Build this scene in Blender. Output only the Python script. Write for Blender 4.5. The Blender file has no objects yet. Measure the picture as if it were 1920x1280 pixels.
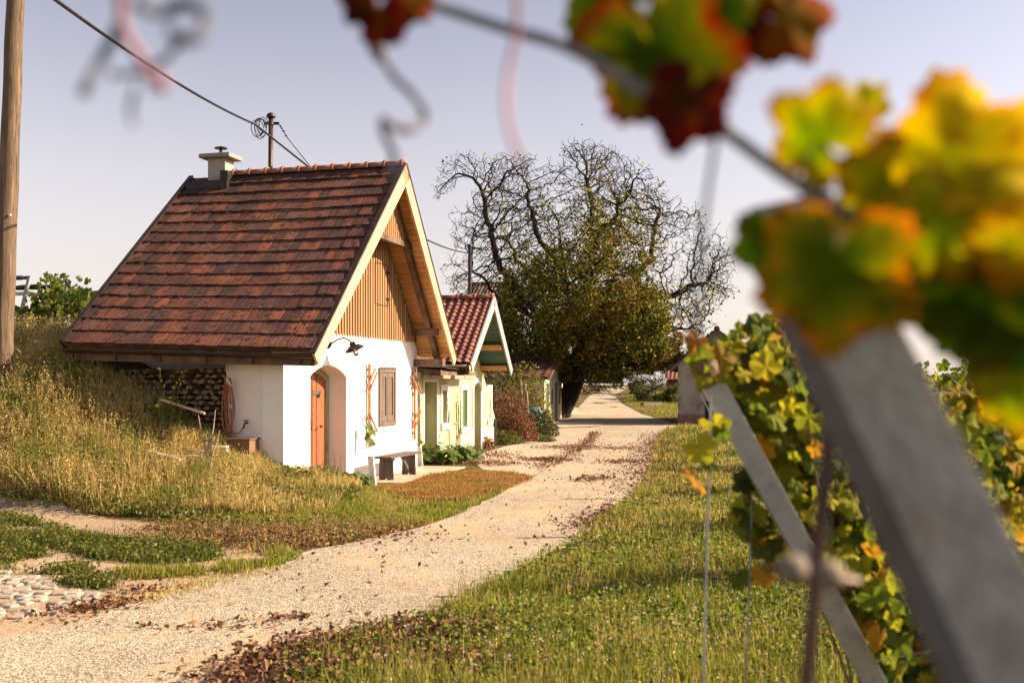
import bpy, bmesh, math, random
import numpy as np
from mathutils import Vector, Matrix, geometry, kdtree
R = math.radians
rng = np.random.default_rng(7); random.seed(7)
scene = bpy.context.scene
COL = scene.collection

# ------------------------------------------------------------------ camera, sky, sun
EYE = 1.75; F = 2000.0; CX = 960.0; HY = 718.0
cam = bpy.data.cameras.new('camera'); camo = bpy.data.objects.new('camera', cam); COL.objects.link(camo)
camo.location = (0, 0, EYE); camo.rotation_euler = (R(90), 0, 0)
cam.sensor_width = 36; cam.lens = 37.5; cam.shift_y = 78/1920; cam.clip_start = .02; cam.clip_end = 4000
cam.dof.use_dof = True; cam.dof.focus_distance = 19.5; cam.dof.aperture_fstop = 3.5; cam.dof.aperture_blades = 0
scene.camera = camo
SKY_GAIN = .44
SUN_AZ, SUN_EL = 86.0, 30.0          # azimuth clockwise from the viewing direction (+Y)
w = bpy.data.worlds.new('World'); scene.world = w; w.use_nodes = True
nt = w.node_tree; nt.nodes.clear()
sky = nt.nodes.new('ShaderNodeTexSky'); sky.sky_type = 'NISHITA'; sky.sun_disc = False
sky.sun_elevation = R(SUN_EL); sky.sun_rotation = R(SUN_AZ); sky.dust_density = .9; sky.air_density = 1.15; sky.ozone_density = 1.6; sky.altitude = 200
hsv = nt.nodes.new('ShaderNodeHueSaturation'); hsv.inputs['Saturation'].default_value = .44
mixc = nt.nodes.new('ShaderNodeMix'); mixc.data_type = 'RGBA'; mixc.blend_type = 'MULTIPLY'; mixc.inputs[0].default_value = 1
mixc.inputs[7].default_value = (1.08, .97, .96, 1)
bg = nt.nodes.new('ShaderNodeBackground'); bg.inputs[1].default_value = .07
ow = nt.nodes.new('ShaderNodeOutputWorld')
nt.links.new(sky.outputs[0], hsv.inputs['Color']); nt.links.new(hsv.outputs[0], mixc.inputs[6])
gm = nt.nodes.new('ShaderNodeGamma'); gm.inputs[1].default_value = 1.5
sc_ = nt.nodes.new('ShaderNodeVectorMath'); sc_.operation = 'SCALE'; sc_.inputs['Scale'].default_value = SKY_GAIN
nt.links.new(mixc.outputs[2], gm.inputs[0]); nt.links.new(gm.outputs[0], sc_.inputs[0])
wtc = nt.nodes.new('ShaderNodeTexCoord'); wsx = nt.nodes.new('ShaderNodeSeparateXYZ'); nt.links.new(wtc.outputs['Generated'], wsx.inputs[0])
wmr = nt.nodes.new('ShaderNodeMapRange'); wmr.interpolation_type = 'SMOOTHSTEP'; wmr.inputs[1].default_value = .34; wmr.inputs[2].default_value = -.02; wmr.inputs[4].default_value = .70
nt.links.new(wsx.outputs['Z'], wmr.inputs[0]); whz = nt.nodes.new('ShaderNodeMix'); whz.data_type = 'RGBA'; nt.links.new(wmr.outputs[0], whz.inputs[0])
nt.links.new(sc_.outputs[0], whz.inputs[6]); whz.inputs[7].default_value = (5.0, 4.45, 4.15, 1)      # dry haze towards the horizon
nt.links.new(whz.outputs[2], bg.inputs[0]); nt.links.new(bg.outputs[0], ow.inputs[0])
sl = bpy.data.lights.new('sun', 'SUN'); sl.energy = 5.0; sl.angle = R(.5); sl.color = (1.0, .78, .54)
so = bpy.data.objects.new('sun', sl); COL.objects.link(so); so.location = (30, 10, 30)
sd = Vector((math.sin(R(SUN_AZ))*math.cos(R(SUN_EL)), math.cos(R(SUN_AZ))*math.cos(R(SUN_EL)), math.sin(R(SUN_EL))))
so.rotation_euler = (-sd).to_track_quat('-Z', 'Y').to_euler()
scene.view_settings.view_transform = 'Standard'; scene.view_settings.look = 'None'
scene.view_settings.exposure = 1.4; scene.view_settings.gamma = 1
scene.cycles.use_denoising = True
scene.cycles.max_bounces = 6; scene.cycles.transparent_max_bounces = 6; scene.cycles.diffuse_bounces = 3

# ------------------------------------------------------------------ measuring helpers
def at(x, y, Y):                                   # real point seen at photo pixel (x, y), Y metres away
    return Vector(((x-CX)/F*Y, Y, EYE+(HY-y)/F*Y))
def sstep(a, b, v):
    t = np.clip((np.asarray(v, float)-a)/(b-a), 0, 1); return t*t*(3-2*t)
HP = np.array([(1,2,0),(5,5,0),(1,8,0),(-2,7,0),(-6,9,0),(-11,11,0),(-16,12,0),(-12,14.6,0),(-9.5,14.6,.0),(-7.5,14.3,0),
 (-5.3,13.7,0),(-3.6,13.2,0),(-2.2,13.5,0),(-1.6,15.5,0),(-1.8,17.5,0),(-1.9,19,0),(-1.2,21,0),(-.6,24,0),(0,30,0),
 (5,15,0),(5,30,0),(10,10,0),(10,40,0),(20,20,0),(0,40,0),(-2,11,0),(0,13,0),(2,20,0),(-9,12.6,0),(-4,10,0),
 (-2.7,14.9,.08),(-2.45,16.5,.08),(-2.9,18.6,.0),(-3.1,17.4,.12),(-3.47,16.2,.40),(-3.3,15.2,.24),(-4.2,16.3,.72),
 (-4.2,15.2,.42),(-5.6,16.7,1.4),(-5.6,15.4,.75),(-7.1,17,2.1),(-7.2,15.8,1.1),(-8.1,17,1.85),(-9,18.5,2.3),
 (-7.3,18.5,2.4),(-12,17,1.5),(-12,20,2.5),(-16,20,2.2),(-16,25,2.7),(-8,23,2.75),(-12,26,2.8),(-8,30,2.8),(-20,35,3.0),
 (-5,20,1.6),(-3.3,20,.1),(-4,28,1.0),(-2.5,23,.0),(-1.6,27,0),(-1,31,0),(-9,42,2.6),(-4,42,.6),(-3,34,.3),(-22,15,1.2)], float)
def _k(P, Q): return np.sqrt(((P[:, None, :]-Q[None, :, :])**2).sum(-1)+.05)
_K = _k(HP[:, :2], HP[:, :2]); _n = len(HP)
_A = np.zeros((_n+1, _n+1)); _A[:_n, :_n] = _K; _A[:_n, _n] = 1; _A[_n, :_n] = 1
_W = np.linalg.solve(_A, np.append(HP[:, 2], 0))
def H(X, Y):
    X = np.atleast_1d(np.asarray(X, float)).ravel(); Y = np.atleast_1d(np.asarray(Y, float)).ravel()
    Xc = np.clip(X, -22, 20); Yc = np.clip(Y, 1, 42)
    out = np.empty(len(X))
    for i in range(0, len(X), 20000):
        P = np.stack([Xc[i:i+20000], Yc[i:i+20000]], 1)
        out[i:i+20000] = _k(P, HP[:, :2]) @ _W[:_n] + _W[_n]
    keep = sstep(-.2, -2.6, X + .0*Y)              # the road side stays level
    keep = np.maximum(keep*sstep(12.5, 14.5, Y), sstep(-7, -11, X)*sstep(12, 14.5, Y))
    out = np.clip(out, 0, 4)*keep
    out += .0175*np.clip(Y-47, 0, 75) - .004*np.clip(Y-160, 0, 600)
    return out
def h1(x, y): return float(H(x, y)[0])
_ys = np.concatenate([np.arange(1.5, 60, .04), np.arange(60, 400, .5)])
def G(x, y):                                       # first ground point seen at a photo pixel
    z = EYE+(HY-y)/F*_ys; g = H((x-CX)/F*_ys, _ys); hit = np.nonzero(z <= g)[0]; i = hit[0] if len(hit) else len(_ys)-1
    Y = _ys[i]
    if i > 0:
        d0, d1 = z[i-1]-g[i-1], z[i]-g[i]; Y = _ys[i-1]+(_ys[i]-_ys[i-1])*d0/(d0-d1+1e-12)
    return (float((x-CX)/F*Y), float(Y))
def inpoly(P, poly):
    x, y = P[:, 0], P[:, 1]; ins = np.zeros(len(P), bool); n = len(poly)
    for i in range(n):
        x1, y1 = poly[i]; x2, y2 = poly[(i+1) % n]
        if y1 == y2: continue
        c = ((y1 > y) != (y2 > y)) & (x < (x2-x1)*(y-y1)/(y2-y1)+x1); ins ^= c
    return ins
class Frame:                                       # a house's own axes: s along its street wall, t out of it, z up
    def __init__(s, P, deg):
        th = R(deg); s.a = Vector((math.sin(th), math.cos(th), 0)); s.n = Vector((math.cos(th), -math.sin(th), 0)); s.P = Vector((P[0], P[1], 0))
        s.rot = math.pi/2-th
    def __call__(s, a, t, z): return s.P+s.a*a+s.n*t+Vector((0, 0, z))
    def px(s, x, y, t=0):
        u = (x-CX)/F; c = s.n.dot(s.P)+t; Y = c/(s.n.x*u+s.n.y); Q = Vector((u*Y, Y, 0))
        return s.a.dot(Q)-s.a.dot(s.P), EYE+(HY-y)/F*Y

# ------------------------------------------------------------------ object helpers
def link_mesh(name, V, Fc, mat=None, parent=None, smooth=False, origin=None):
    me = bpy.data.meshes.new(name); V = [tuple(v) for v in V]
    o = bpy.data.objects.new(name, me); COL.objects.link(o)
    if origin is not None and parent is None:
        V = [(v[0]-origin[0], v[1]-origin[1], v[2]-origin[2]) for v in V]; o.location = origin
    me.from_pydata(V, [], Fc); me.validate(); me.update()
    if mat: me.materials.append(mat)
    if smooth: me.polygons.foreach_set('use_smooth', [True]*len(me.polygons))
    if parent: o.parent = parent; o.matrix_parent_inverse = Matrix.Translation(parent_loc(parent)).inverted()
    return o
def parent_loc(p):
    return p.location.copy() if p.parent is None else Vector((0, 0, 0))
def np_mesh(name, V, loops, sizes, mat=None, parent=None, smooth=False):
    me = bpy.data.meshes.new(name)
    me.vertices.add(len(V)); me.vertices.foreach_set('co', np.ascontiguousarray(V, dtype=np.float32).ravel())
    me.loops.add(len(loops)); me.loops.foreach_set('vertex_index', np.ascontiguousarray(loops, dtype=np.int32))
    me.polygons.add(len(sizes)); st = np.concatenate([[0], np.cumsum(sizes)[:-1]]).astype(np.int32)
    me.polygons.foreach_set('loop_start', st)
    try: me.polygons.foreach_set('loop_total', np.asarray(sizes, dtype=np.int32))
    except Exception: pass
    me.update(calc_edges=True)
    if smooth: me.polygons.foreach_set('use_smooth', np.ones(len(sizes), bool))
    if mat: me.materials.append(mat)
    o = bpy.data.objects.new(name, me); COL.objects.link(o)
    if parent: o.parent = parent; o.matrix_parent_inverse = Matrix.Translation(parent_loc(parent)).inverted()
    return o
def tag(o, label=None, cat=None, group=None, kind=None):
    if label: o['label'] = label
    if cat: o['category'] = cat
    if group: o['group'] = group
    if kind: o['kind'] = kind
    return o
def empty(name, loc, label, cat, group=None):
    o = bpy.data.objects.new(name, None); COL.objects.link(o); o.location = loc; o.empty_display_size = .2
    return tag(o, label, cat, group)
def copy_tree(o, parent=None):
    c = o.copy(); COL.objects.link(c)
    if parent: c.parent = parent
    for ch in list(o.children): copy_tree(ch, c)
    return c
class MB:
    def __init__(s): s.V = []; s.F = []
    def add(s, V, Fc):
        b = len(s.V); s.V += [tuple(v) for v in V]; s.F += [tuple(i+b for i in f) for f in Fc]; return s
    def hexa(s, c):                                # 8 corners: bottom ring 0-3, top ring 4-7
        return s.add(c, [(0,3,2,1),(4,5,6,7),(0,1,5,4),(1,2,6,5),(2,3,7,6),(3,0,4,7)])
    def box(s, fr, a0, a1, t0, t1, z0, z1):        # a box in a house frame
        return s.hexa([fr(a0,t0,z0),fr(a1,t0,z0),fr(a1,t1,z0),fr(a0,t1,z0),fr(a0,t0,z1),fr(a1,t0,z1),fr(a1,t1,z1),fr(a0,t1,z1)])
    def bar(s, p, q, w, h, up=(0,0,1)):            # squared bar from p to q
        p = Vector(p); q = Vector(q); d = (q-p).normalized(); sd_ = d.cross(Vector(up))
        if sd_.length < 1e-4: sd_ = d.cross(Vector((1,0,0)))
        sd_.normalize(); u = sd_.cross(d).normalized(); a = sd_*w/2; b = u*h/2
        return s.hexa([p-a-b, p+a-b, q+a-b, q-a-b, p-a+b, p+a+b, q+a+b, q-a+b])
    def tube(s, pts, rads, n=8, cap=True):
        pts = [Vector(p) for p in pts]
        if not hasattr(rads, '__len__'): rads = [rads]*len(pts)
        b = len(s.V); up = None
        for i, p in enumerate(pts):
            d = (pts[min(i+1, len(pts)-1)]-pts[max(i-1, 0)]).normalized()
            if up is None: up = d.orthogonal().normalized()
            up = (up-d*up.dot(d)); up = up.normalized() if up.length > 1e-5 else d.orthogonal().normalized()
            v = d.cross(up)
            for k in range(n):
                t = 2*math.pi*k/n; s.V.append(tuple(p+(up*math.cos(t)+v*math.sin(t))*rads[i]))
        for i in range(len(pts)-1):
            for k in range(n):
                k2 = (k+1) % n; s.F.append((b+i*n+k, b+i*n+k2, b+(i+1)*n+k2, b+(i+1)*n+k))
        if cap:
            s.F.append(tuple(b+k for k in range(n))[::-1]); s.F.append(tuple(b+(len(pts)-1)*n+k for k in range(n)))
        return s
    def lathe(s, c, prof, n=16, axis=(0,0,1)):     # profile (r, h) turned about an axis through c
        q = Vector((0,0,1)).rotation_difference(Vector(axis).normalized()); b = len(s.V); c = Vector(c)
        for r, h in prof:
            for k in range(n):
                t = 2*math.pi*k/n; s.V.append(tuple(c+q @ Vector((r*math.cos(t), r*math.sin(t), h))))
        for i in range(len(prof)-1):
            for k in range(n):
                k2 = (k+1) % n; s.F.append((b+i*n+k, b+i*n+k2, b+(i+1)*n+k2, b+(i+1)*n+k))
        return s
    def prism(s, pts, off):                        # polygon and its offset copy
        n = len(pts); pts = [Vector(p) for p in pts]; off = Vector(off); b = len(s.V)
        s.V += [tuple(p) for p in pts]+[tuple(p+off) for p in pts]
        s.F += [tuple(b+i for i in range(n))[::-1], tuple(b+n+i for i in range(n))]
        s.F += [(b+i, b+(i+1) % n, b+n+(i+1) % n, b+n+i) for i in range(n)]
        return s
    def make(s, name, mat, parent=None, smooth=False, bevel=0, origin=None):
        o = link_mesh(name, s.V, s.F, mat, parent, smooth, origin)
        bm = bmesh.new(); bm.from_mesh(o.data); bmesh.ops.recalc_face_normals(bm, faces=bm.faces)
        bm.to_mesh(o.data); bm.free()
        if bevel:
            m = o.modifiers.new('bevel', 'BEVEL'); m.width = bevel; m.segments = 2; m.limit_method = 'ANGLE'
        return o

# ------------------------------------------------------------------ materials
def ramp(ntr, stops):
    r = ntr.nodes.new('ShaderNodeValToRGB'); e = r.color_ramp.elements
    while len(e) > 1: e.remove(e[-1])
    e[0].position = stops[0][0]; e[0].color = (*stops[0][1], 1)
    for p, c in stops[1:]:
        x = e.new(p); x.color = (*c, 1)
    return r
def even(cols): return [(i/max(1, len(cols)-1), c) for i, c in enumerate(cols)]
def noise(ntr, scale, detail=5, rough=.6, vec=None, stretch=None, dist=0):
    n = ntr.nodes.new('ShaderNodeTexNoise'); n.inputs['Scale'].default_value = scale; n.inputs['Detail'].default_value = detail
    n.inputs['Roughness'].default_value = rough; n.inputs['Distortion'].default_value = dist
    tc = ntr.nodes.new('ShaderNodeTexCoord'); mp = ntr.nodes.new('ShaderNodeMapping')
    if stretch: mp.inputs['Scale'].default_value = stretch
    ntr.links.new(tc.outputs['Object'], mp.inputs[0]); ntr.links.new(mp.outputs[0], n.inputs['Vector'])
    return n
def mixn(ntr, fac, A, B, mode='MIX'):
    m = ntr.nodes.new('ShaderNodeMix'); m.data_type = 'RGBA'; m.blend_type = mode; L = ntr.links.new
    for i, v in ((0, fac), (6, A), (7, B)):
        if hasattr(v, 'is_output'): L(v, m.inputs[i])
        elif i == 0: m.inputs[0].default_value = v
        else: m.inputs[i].default_value = (*v, 1)
    return m.outputs[2]
def mat(name, cols, scale=6, rough=.8, bump=.3, bscale=None, stretch=None, metal=0, detail=6, spots=None, island=None, bdist=.01, dist=0, spec=.35, contrast=None):
    m = bpy.data.materials.new(name); m.use_nodes = True; t = m.node_tree; b = t.nodes['Principled BSDF']; L = t.links.new
    n = noise(t, scale, detail, .62, stretch=stretch, dist=dist)
    lo, hi = contrast or (.3, .7)
    r = ramp(t, [(lo+(hi-lo)*p, c) for p, c in even(cols)]); L(n.outputs['Fac'], r.inputs[0]); out = r.outputs[0]
    if island:                                      # (colours, strength): each tile / board its own tint
        g = t.nodes.new('ShaderNodeNewGeometry'); ri = ramp(t, even(island[0])); L(g.outputs['Random Per Island'], ri.inputs[0])
        out = mixn(t, island[1], out, ri.outputs[0])
    for sp in spots or []:                          # (scale, low, high, colour, amount[, stretch])
        ns = noise(t, sp[0], 6, .7, stretch=sp[5] if len(sp) > 5 else None); mr = t.nodes.new('ShaderNodeMapRange')
        mr.inputs[1].default_value = sp[1]; mr.inputs[2].default_value = sp[2]; mr.inputs[4].default_value = sp[4]
        L(ns.outputs['Fac'], mr.inputs[0]); out = mixn(t, mr.outputs[0], out, sp[3])
    L(out, b.inputs['Base Color']); b.inputs['Roughness'].default_value = rough; b.inputs['Metallic'].default_value = metal
    b.inputs['Specular IOR Level'].default_value = spec
    if bump:
        nb = noise(t, bscale or scale*4, 6, .65, stretch=stretch); bp = t.nodes.new('ShaderNodeBump'); bp.inputs['Strength'].default_value = bump
        bp.inputs['Distance'].default_value = bdist; L(nb.outputs['Fac'], bp.inputs['Height']); L(bp.outputs[0], b.inputs['Normal'])
    return m
def leafmat(name, cols, trans=.45, rough=.55, patch=None, pscale=1.0, inner=None):
    m = bpy.data.materials.new(name); m.use_nodes = True; t = m.node_tree; b = t.nodes['Principled BSDF']; L = t.links.new
    g = t.nodes.new('ShaderNodeNewGeometry'); r = ramp(t, even(cols)); out_f = g.outputs['Random Per Island']
    L(out_f, r.inputs[0]); out = r.outputs[0]
    if patch:                                       # larger patches of another colour
        n = noise(t, pscale, 4, .6); mr = t.nodes.new('ShaderNodeMapRange'); mr.inputs[1].default_value = patch[1]; mr.inputs[2].default_value = patch[2]
        mr.inputs[4].default_value = patch[3]; L(n.outputs['Fac'], mr.inputs[0])
        r2 = ramp(t, even(patch[0])); L(out_f, r2.inputs[0]); out = mixn(t, mr.outputs[0], out, r2.outputs[0])
    if inner:                                       # blotches inside single leaves
        n = noise(t, inner[0], 3, .6); mr = t.nodes.new('ShaderNodeMapRange'); mr.inputs[1].default_value = .5; mr.inputs[2].default_value = .62
        mr.inputs[4].default_value = inner[2]; L(n.outputs['Fac'], mr.inputs[0]); out = mixn(t, mr.outputs[0], out, inner[1])
    L(out, b.inputs['Base Color']); b.inputs['Roughness'].default_value = rough; b.inputs['Specular IOR Level'].default_value = .3
    tr = t.nodes.new('ShaderNodeBsdfTranslucent'); L(out, tr.inputs[0]); mx = t.nodes.new('ShaderNodeMixShader'); mx.inputs[0].default_value = trans
    L(b.outputs[0], mx.inputs[1]); L(tr.outputs[0], mx.inputs[2]); L(mx.outputs[0], t.nodes['Material Output'].inputs[0])
    return m
M = {}
M['lime'] = mat('limewash', [(.80,.77,.72),(.86,.84,.80)], 2, .9, .5, 9, bdist=.012, spots=[(1.2,.5,.75,(.66,.59,.49),.45),(5,.6,.72,(.60,.53,.43),.4)])
M['lime_shade'] = mat('shade_tinted_limewash', [(.76,.68,.60),(.82,.75,.67)], 2, .9, .3, 12)  # limewash copy tinted warmer; bounced light in the shade put into its colour
M['pine'] = mat('pale_pine', [(.50,.32,.17),(.62,.42,.24),(.56,.37,.20)], 3, .6, .2, 20, stretch=(1,1,.25), spots=[(9,.62,.72,(.25,.13,.06),.7),(4,.5,.7,(.36,.22,.12),.6,(1,1,.25))])
M['batten'] = mat('larch_battens', [(.26,.135,.055),(.38,.21,.09),(.32,.17,.07)], 5, .6, .2, 20, stretch=(3,3,.3), island=([(.14,.07,.03),(.42,.25,.11)], .5))
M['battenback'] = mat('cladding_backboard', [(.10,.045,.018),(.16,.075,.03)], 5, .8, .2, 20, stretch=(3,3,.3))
M['soffit'] = mat('soffit_pine', [(.46,.20,.055),(.56,.27,.08),(.50,.23,.065)], 3, .6, .2, 30, island=([(.48,.22,.07),(.72,.42,.17)], .5), spots=[(14,.68,.72,(.18,.07,.02),.9)])
M['beam'] = mat('dark_old_beam', [(.055,.03,.018),(.13,.08,.045),(.2,.13,.08)], 5, .85, .6, 25, stretch=(1,1,.4))
M['oldwood'] = mat('weathered_grey_brown_wood', [(.075,.055,.045),(.16,.115,.09),(.11,.08,.065)], 6, .8, .6, 25, stretch=(2,2,.25))
M['benchwood'] = mat('dark_bench_wood', [(.06,.045,.04),(.13,.10,.085)], 6, .75, .5, 25, stretch=(2,2,.3))
M['cherry'] = mat('trellis_wood', [(.24,.09,.03),(.34,.15,.055)], 6, .6, .3, 25, stretch=(2,2,.3))
M['door'] = mat('faded_red_brown_paint', [(.20,.055,.02),(.30,.095,.035),(.24,.07,.026)], 3, .7, .5, 20, stretch=(2,2,.25), spots=[(5,.6,.72,(.22,.09,.05),.7),(11,.66,.74,(.55,.36,.22),.7)])
M['doorgreen'] = mat('peeling_green_paint', [(.2,.27,.12),(.4,.34,.2),(.14,.2,.09)], 9, .8, .6, 25, stretch=(1,1,.3))
M['iron'] = mat('black_iron', [(.02,.02,.022),(.05,.045,.045)], 12, .45, .2, 40, metal=.6)
M['darkmetal'] = mat('brown_gutter_metal', [(.05,.03,.025),(.085,.055,.045)], 5, .45, .15, 30, metal=.5)
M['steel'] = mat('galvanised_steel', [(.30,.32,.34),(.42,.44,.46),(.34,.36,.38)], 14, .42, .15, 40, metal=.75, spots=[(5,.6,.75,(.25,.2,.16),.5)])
M['steel_shaded'] = mat('shaded_galvanised_steel', [(.04,.047,.055),(.088,.097,.108),(.054,.061,.07)], 18, .6, .2, 60, spots=[(7,.55,.68,(.05,.045,.04),.7)], metal=.0, spec=.15)  # galvanised steel darkened; shade on the near post put into the base colour
M['tile'] = mat('old_clay_tile', [(.105,.040,.027),(.16,.058,.036),(.08,.032,.024)], 3, .85, .6, 40,
    island=([(.045,.022,.018),(.14,.045,.027),(.09,.034,.025),(.27,.085,.040),(.06,.027,.022),(.18,.08,.055),(.05,.027,.024),(.12,.04,.028),(.21,.07,.035),(.07,.036,.03)], .82),
    spots=[(11,.54,.60,(.012,.011,.010),.95),(30,.60,.66,(.02,.016,.014),.8),(2.2,.48,.68,(.03,.017,.014),.8),(60,.68,.74,(.30,.27,.2),.6),(.9,.5,.66,(.035,.02,.017),.65)])
M['tile2'] = mat('red_clay_tile', [(.19,.065,.045),(.26,.095,.065)], 3, .8, .4, 40, island=([(.11,.04,.032),(.30,.12,.085),(.20,.065,.048)], .7), spots=[(14,.62,.72,(.1,.03,.025),.6)], spec=.5)
M['ridge'] = mat('ridge_tile_clay', [(.22,.09,.06),(.34,.16,.10)], 6, .75, .5, 40, spots=[(12,.56,.68,(.05,.035,.03),.8)])
M['concrete'] = mat('rendered_concrete', [(.20,.185,.155),(.32,.30,.25)], 5, .9, .5, 30, spots=[(6,.56,.72,(.13,.11,.09),.6)])
M['chimrender'] = mat('chimney_render', [(.30,.285,.23),(.40,.38,.31)], 4, .9, .5, 30, spots=[(8,.58,.72,(.2,.17,.13),.5)])
M['yellow'] = mat('yellow_lime_plaster', [(.38,.355,.19),(.47,.44,.25),(.42,.39,.21)], 1.6, .9, .5, 9, spots=[(1.1,.54,.7,(.45,.42,.24),.55),(4,.62,.75,(.75,.72,.5),.5)])
M['plinth'] = mat('flaking_plinth_plaster', [(.42,.27,.2),(.60,.48,.38),(.36,.2,.14)], 3, .95, .7, 12, spots=[(5,.56,.68,(.68,.64,.58),.7)])
M['whitetrim'] = mat('white_trim', [(.58,.56,.50),(.68,.66,.61)], 4, .8, .3, 20)
M['greypaint'] = mat('grey_painted_board', [(.28,.28,.28),(.38,.37,.36)], 4, .7, .2, 20, stretch=(1,1,.3))
M['teal'] = mat('green_soffit_paint', [(.03,.06,.05),(.05,.09,.07)], 5, .6, .3, 20, island=([(.04,.09,.08),(.09,.18,.14)], .5))
M['greendoor'] = mat('dark_green_paint', [(.03,.07,.05),(.06,.12,.08)], 5, .5, .2, 20)
M['greenshut'] = mat('green_shutter_paint', [(.06,.13,.05),(.16,.24,.09)], 9, .6, .3, 20, stretch=(1,1,.3))
M['greenrev'] = mat('grey_green_door_paint', [(.26,.28,.2),(.36,.36,.26)], 3, .8, .4, 12)
M['slab'] = mat('broken_canopy_slab', [(.22,.17,.12),(.42,.34,.26)], 6, .95, .9, 20, spots=[(6,.56,.66,(.08,.06,.05),.7)])
M['greyplaster'] = mat('grey_weathered_plaster', [(.16,.145,.12),(.34,.30,.25),(.24,.21,.17)], .9, .95, .7, 8, spots=[(1.6,.52,.62,(.09,.08,.07),.75),(3,.6,.7,(.45,.38,.29),.7)])
M['brickbase'] = mat('reddish_plinth', [(.20,.10,.075),(.3,.16,.12)], 4, .95, .6, 20)
M['polewood'] = mat('utility_pole_wood', [(.05,.035,.024),(.17,.115,.07),(.09,.06,.038),(.22,.155,.10)], 7, .85, .9, 30, contrast=(.38,.62), stretch=(2.8,2.8,.14), spots=[(6,.6,.7,(.05,.035,.025),.8,(3,3,.3)),(9,.66,.72,(.3,.22,.14),.5,(2,2,.2))])
M['hose'] = mat('orange_brown_hose', [(.26,.08,.04),(.36,.13,.065)], 8, .4, 0)
M['rope'] = mat('white_rope', [(.6,.55,.45),(.7,.66,.56)], 20, .9, .3)
M['glass'] = bpy.data.materials.new('glass'); M['glass'].use_nodes = True
_b = M['glass'].node_tree.nodes['Principled BSDF']; _b.inputs['Transmission Weight'].default_value = 1; _b.inputs['Roughness'].default_value = .03
M['winglass'] = mat('dark_window_glass', [(.06,.055,.05),(.12,.10,.09)], 3, .15, 0, spec=.6)
M['greenglass'] = mat('brownish_window_board', [(.22,.16,.12),(.30,.22,.17)], 3, .5, 0)
M['tubewhite'] = mat('white_plastic', [(.66,.64,.58),(.76,.74,.7)], 5, .5, .1)
M['terracotta'] = mat('brown_trough', [(.16,.08,.05),(.24,.13,.08)], 6, .8, .4, 30)
M['stone'] = mat('pale_stone', [(.30,.26,.20),(.48,.42,.34)], 5, .95, .8, 18)
M['log'] = mat('split_firewood', [(.13,.08,.045),(.30,.20,.12),(.2,.13,.08)], 7, .9, .7, 30, island=([(.06,.04,.025),(.26,.17,.10),(.34,.22,.12),(.14,.09,.055)], .55))
M['bark'] = mat('dark_bark', [(.011,.009,.008),(.030,.023,.018)], 9, .95, .8, 30, stretch=(1,1,.4))
M['vinewood'] = mat('vine_bark', [(.09,.06,.04),(.2,.14,.09)], 14, .95, .8, 40)
M['twig'] = mat('pale_bare_twigs', [(.26,.19,.13),(.4,.3,.2)], 14, .9, .4, 40)
M['bluebarrel'] = mat('blue_plastic', [(.10,.24,.32),(.14,.3,.38)], 5, .4, .1)
M['wire'] = mat('galvanised_wire', [(.16,.18,.2),(.26,.28,.3)], 14, .4, 0, metal=.7)
M['whitish'] = mat('white_foil', [(.62,.60,.57),(.74,.72,.68)], 3, .6, .2, 10)
M['blacktube'] = mat('black_irrigation_tube', [(.015,.015,.015),(.03,.03,.03)], 8, .5, 0)
# leaves
M['walnut'] = leafmat('walnut_leaves', [(.04,.05,.008),(.24,.25,.02),(.03,.035,.008),(.46,.38,.03),(.10,.11,.012),(.03,.025,.008),(.32,.31,.02)], .5, patch=([(.16,.07,.015),(.30,.19,.02),(.04,.025,.01)], .50, .60, .8), pscale=.35)
M['vine'] = leafmat('autumn_vine_leaves', [(.035,.07,.01),(.16,.22,.018),(.03,.05,.008),(.46,.42,.02),(.06,.11,.012),(.36,.37,.02),(.04,.07,.01),(.26,.30,.02),(.55,.22,.01),(.10,.15,.012),(.50,.44,.02),(.05,.08,.01)], .55, rough=.75, patch=([(.52,.36,.015),(.46,.14,.01),(.14,.18,.015),(.40,.40,.02)], .58, .66, .7), pscale=2.2)
M['vinegreen'] = leafmat('green_vine_leaves', [(.07,.12,.018),(.2,.24,.03),(.05,.09,.015),(.3,.29,.04)], .5)
M['grass'] = leafmat('green_grass_blades', [(.06,.10,.012),(.25,.28,.022),(.08,.11,.012),(.40,.37,.05),(.04,.06,.008),(.30,.31,.03),(.50,.42,.12)], .5, patch=([(.46,.34,.08),(.56,.43,.14),(.24,.21,.04),(.12,.14,.02)], .52, .60, .85), pscale=.8)
M['drygrass'] = leafmat('dry_golden_grass', [(.62,.45,.15),(.32,.25,.06),(.72,.55,.21),(.12,.10,.02),(.50,.33,.09),(.78,.62,.30),(.24,.24,.035)], .4, patch=([(.17,.21,.025),(.34,.33,.06),(.06,.085,.012),(.24,.26,.03)], .50, .60, .85), pscale=1.1)
M['rust'] = leafmat('rusty_dead_grass', [(.38,.16,.04),(.24,.11,.03),(.48,.24,.07),(.16,.10,.03)], .3, patch=([(.20,.17,.04),(.1,.1,.02)], .58, .68, .7), pscale=1.2)
M['vergeweed'] = leafmat('bright_clover_weeds', [(.05,.09,.01),(.16,.23,.02),(.03,.05,.008),(.28,.34,.035),(.09,.13,.012),(.40,.38,.06)], .45, patch=([(.34,.24,.06),(.20,.12,.04),(.10,.09,.02)], .58, .66, .7), pscale=1.4)
M['litter'] = leafmat('brown_litter', [(.17,.085,.035),(.33,.19,.08),(.10,.06,.025),(.26,.21,.05),(.22,.10,.04),(.42,.28,.12)], .25, patch=([(.16,.17,.03),(.10,.11,.02)], .52, .62, .7), pscale=1.3)
M['weed'] = leafmat('dark_green_weeds', [(.035,.05,.008),(.11,.14,.016),(.04,.055,.008),(.20,.21,.03),(.06,.08,.01),(.28,.24,.05)], .4)
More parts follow.
